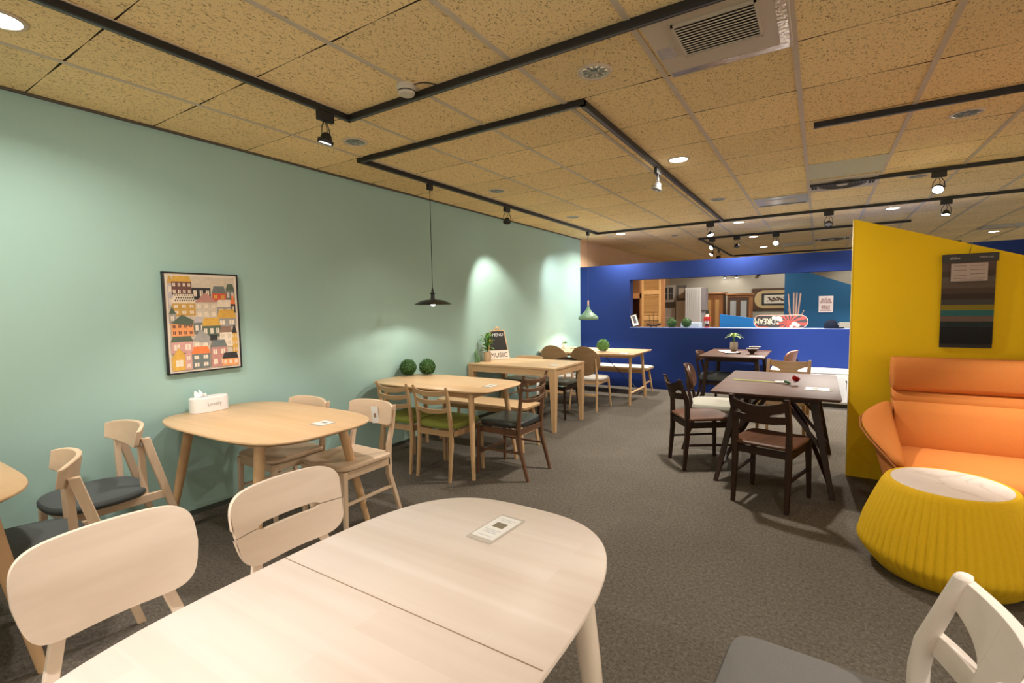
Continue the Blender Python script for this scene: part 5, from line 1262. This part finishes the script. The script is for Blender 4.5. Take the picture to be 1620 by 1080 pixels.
# framed picture
t_ = thing('framed_relief', 'large framed picture with dark calligraphy-like forms on the far wall', 'picture', (2.85, YB - .005, 1.55))
MB().b2((-.66, -.05, -.30), (.66, 0, .30)).build('outer_frame', DBR('x'), t_, bevel=.01)
MB().prism(rrect(.60, .24, .235, 10), 0, .008, M=Matrix.Translation((0, -.051, 0)) @ Matrix.Rotation(PI / 2, 4, 'X')).build('gold_mount', plain('gold_mount', (.46, .34, .17), .5), t_)
MB().b2((-.42, -.075, -.155), (.42, -.06, .155)).build('inner_frame', BLACK, t_)
MB().b2((-.36, -.080, -.115), (.36, -.0755, .115)).build('artwork', plain('art_paper', (.62, .57, .48), .5), t_)
m = MB(); random.seed(31)
for i in range(34):
    x = -.27 + i * .0165; z = random.uniform(-.05, .05); r = random.uniform(.012, .03)
    m.poly([(x + r * 1.4 * math.cos(q) * random.uniform(.6, 1.2), -.0806 - i * .00004, z + r * math.sin(q) * random.uniform(.6, 1.2)) for q in lin(0, 2 * PI, 9)[:-1]])
m.build('painted_forms', plain('dark_figures', (.07, .03, .02), .6), t_, smooth=False)
# notice on the teal wall
t_ = thing('wall_notice', 'pinkish-white paper notice with dark red characters on the teal wall', 'notice', (3.857, ty, 1.41))
MB().b2((-.108, -.004, -.145), (.108, -.001, .145)).build('paper', plain('notice_paper', (.62, .52, .50), .6, noise=.02), t_)
for s_, zz, sz_ in (('室內禁', .075, .052), ('請勿飲食', .030, .046), ('謝謝合作', -.040, .034), ('敬請配合', -.075, .034), ('請勿攜帶寵物', -.112, .030), ('公告', .112, .018)):
    text_mb(s_, sz_, frame3((0, -.0046, zz), (1, 0, 0), (0, 0, 1)), .0004).build('notice_text', BROWNINK, t_)
# three small wall-arm spotlights on far wall
for x, lit, lb in ((1.50, True, 'left lit wall spotlight high on the far wall seen through the opening'), (1.80, True, 'right lit wall spotlight high on the far wall seen through the opening'), (2.36, False, 'unlit wall spotlight on the far wall above the framed picture')):
    t_ = thing('wall_spotlight', lb, 'spotlight', (x, YB, 2.20), 0, 'small spotlights on the far wall')
    MB().b2((-.02, -.10, .02), (.02, 0, .05)).build('arm', BLACK, t_)
    MB().lathe([(.02, .04), (.035, .0), (.04, -.03), (.002, -.03)], (0, -.12, 0), 18).build('lamp_head', BLACK, t_)
    MB().lathe([(.032, -.034), (.032, -.031), (.002, -.031)], (0, -.12, 0), 18).build('lens', glow('far_glow', (1, .96, .9), 18) if lit else plain('dull_lens', (.25, .25, .24), .2), t_)
# small ornaments on a pale table between the boxwoods (behind the ledge)
t_ = thing('side_table', 'pale blue covered side table behind the two boxwood balls', 'table', (1.72, 9.9, 0))
MB().b2((-.16, -.16, .0), (.16, .16, 1.10)).build('cloth', plain('pale_blue_cloth', (.42, .50, .62), .8), t_)
t_ = tag(boxwood((1.66, 9.82, 1.101), .04, 'orange artificial flowers on the pale blue table', None, plain('orange_flower', (.75, .18, .05), .6), 120, 17), 'orange artificial flowers on the pale blue table behind the boxwood balls', 'flowers')
t_.name = 'flower_bunch'
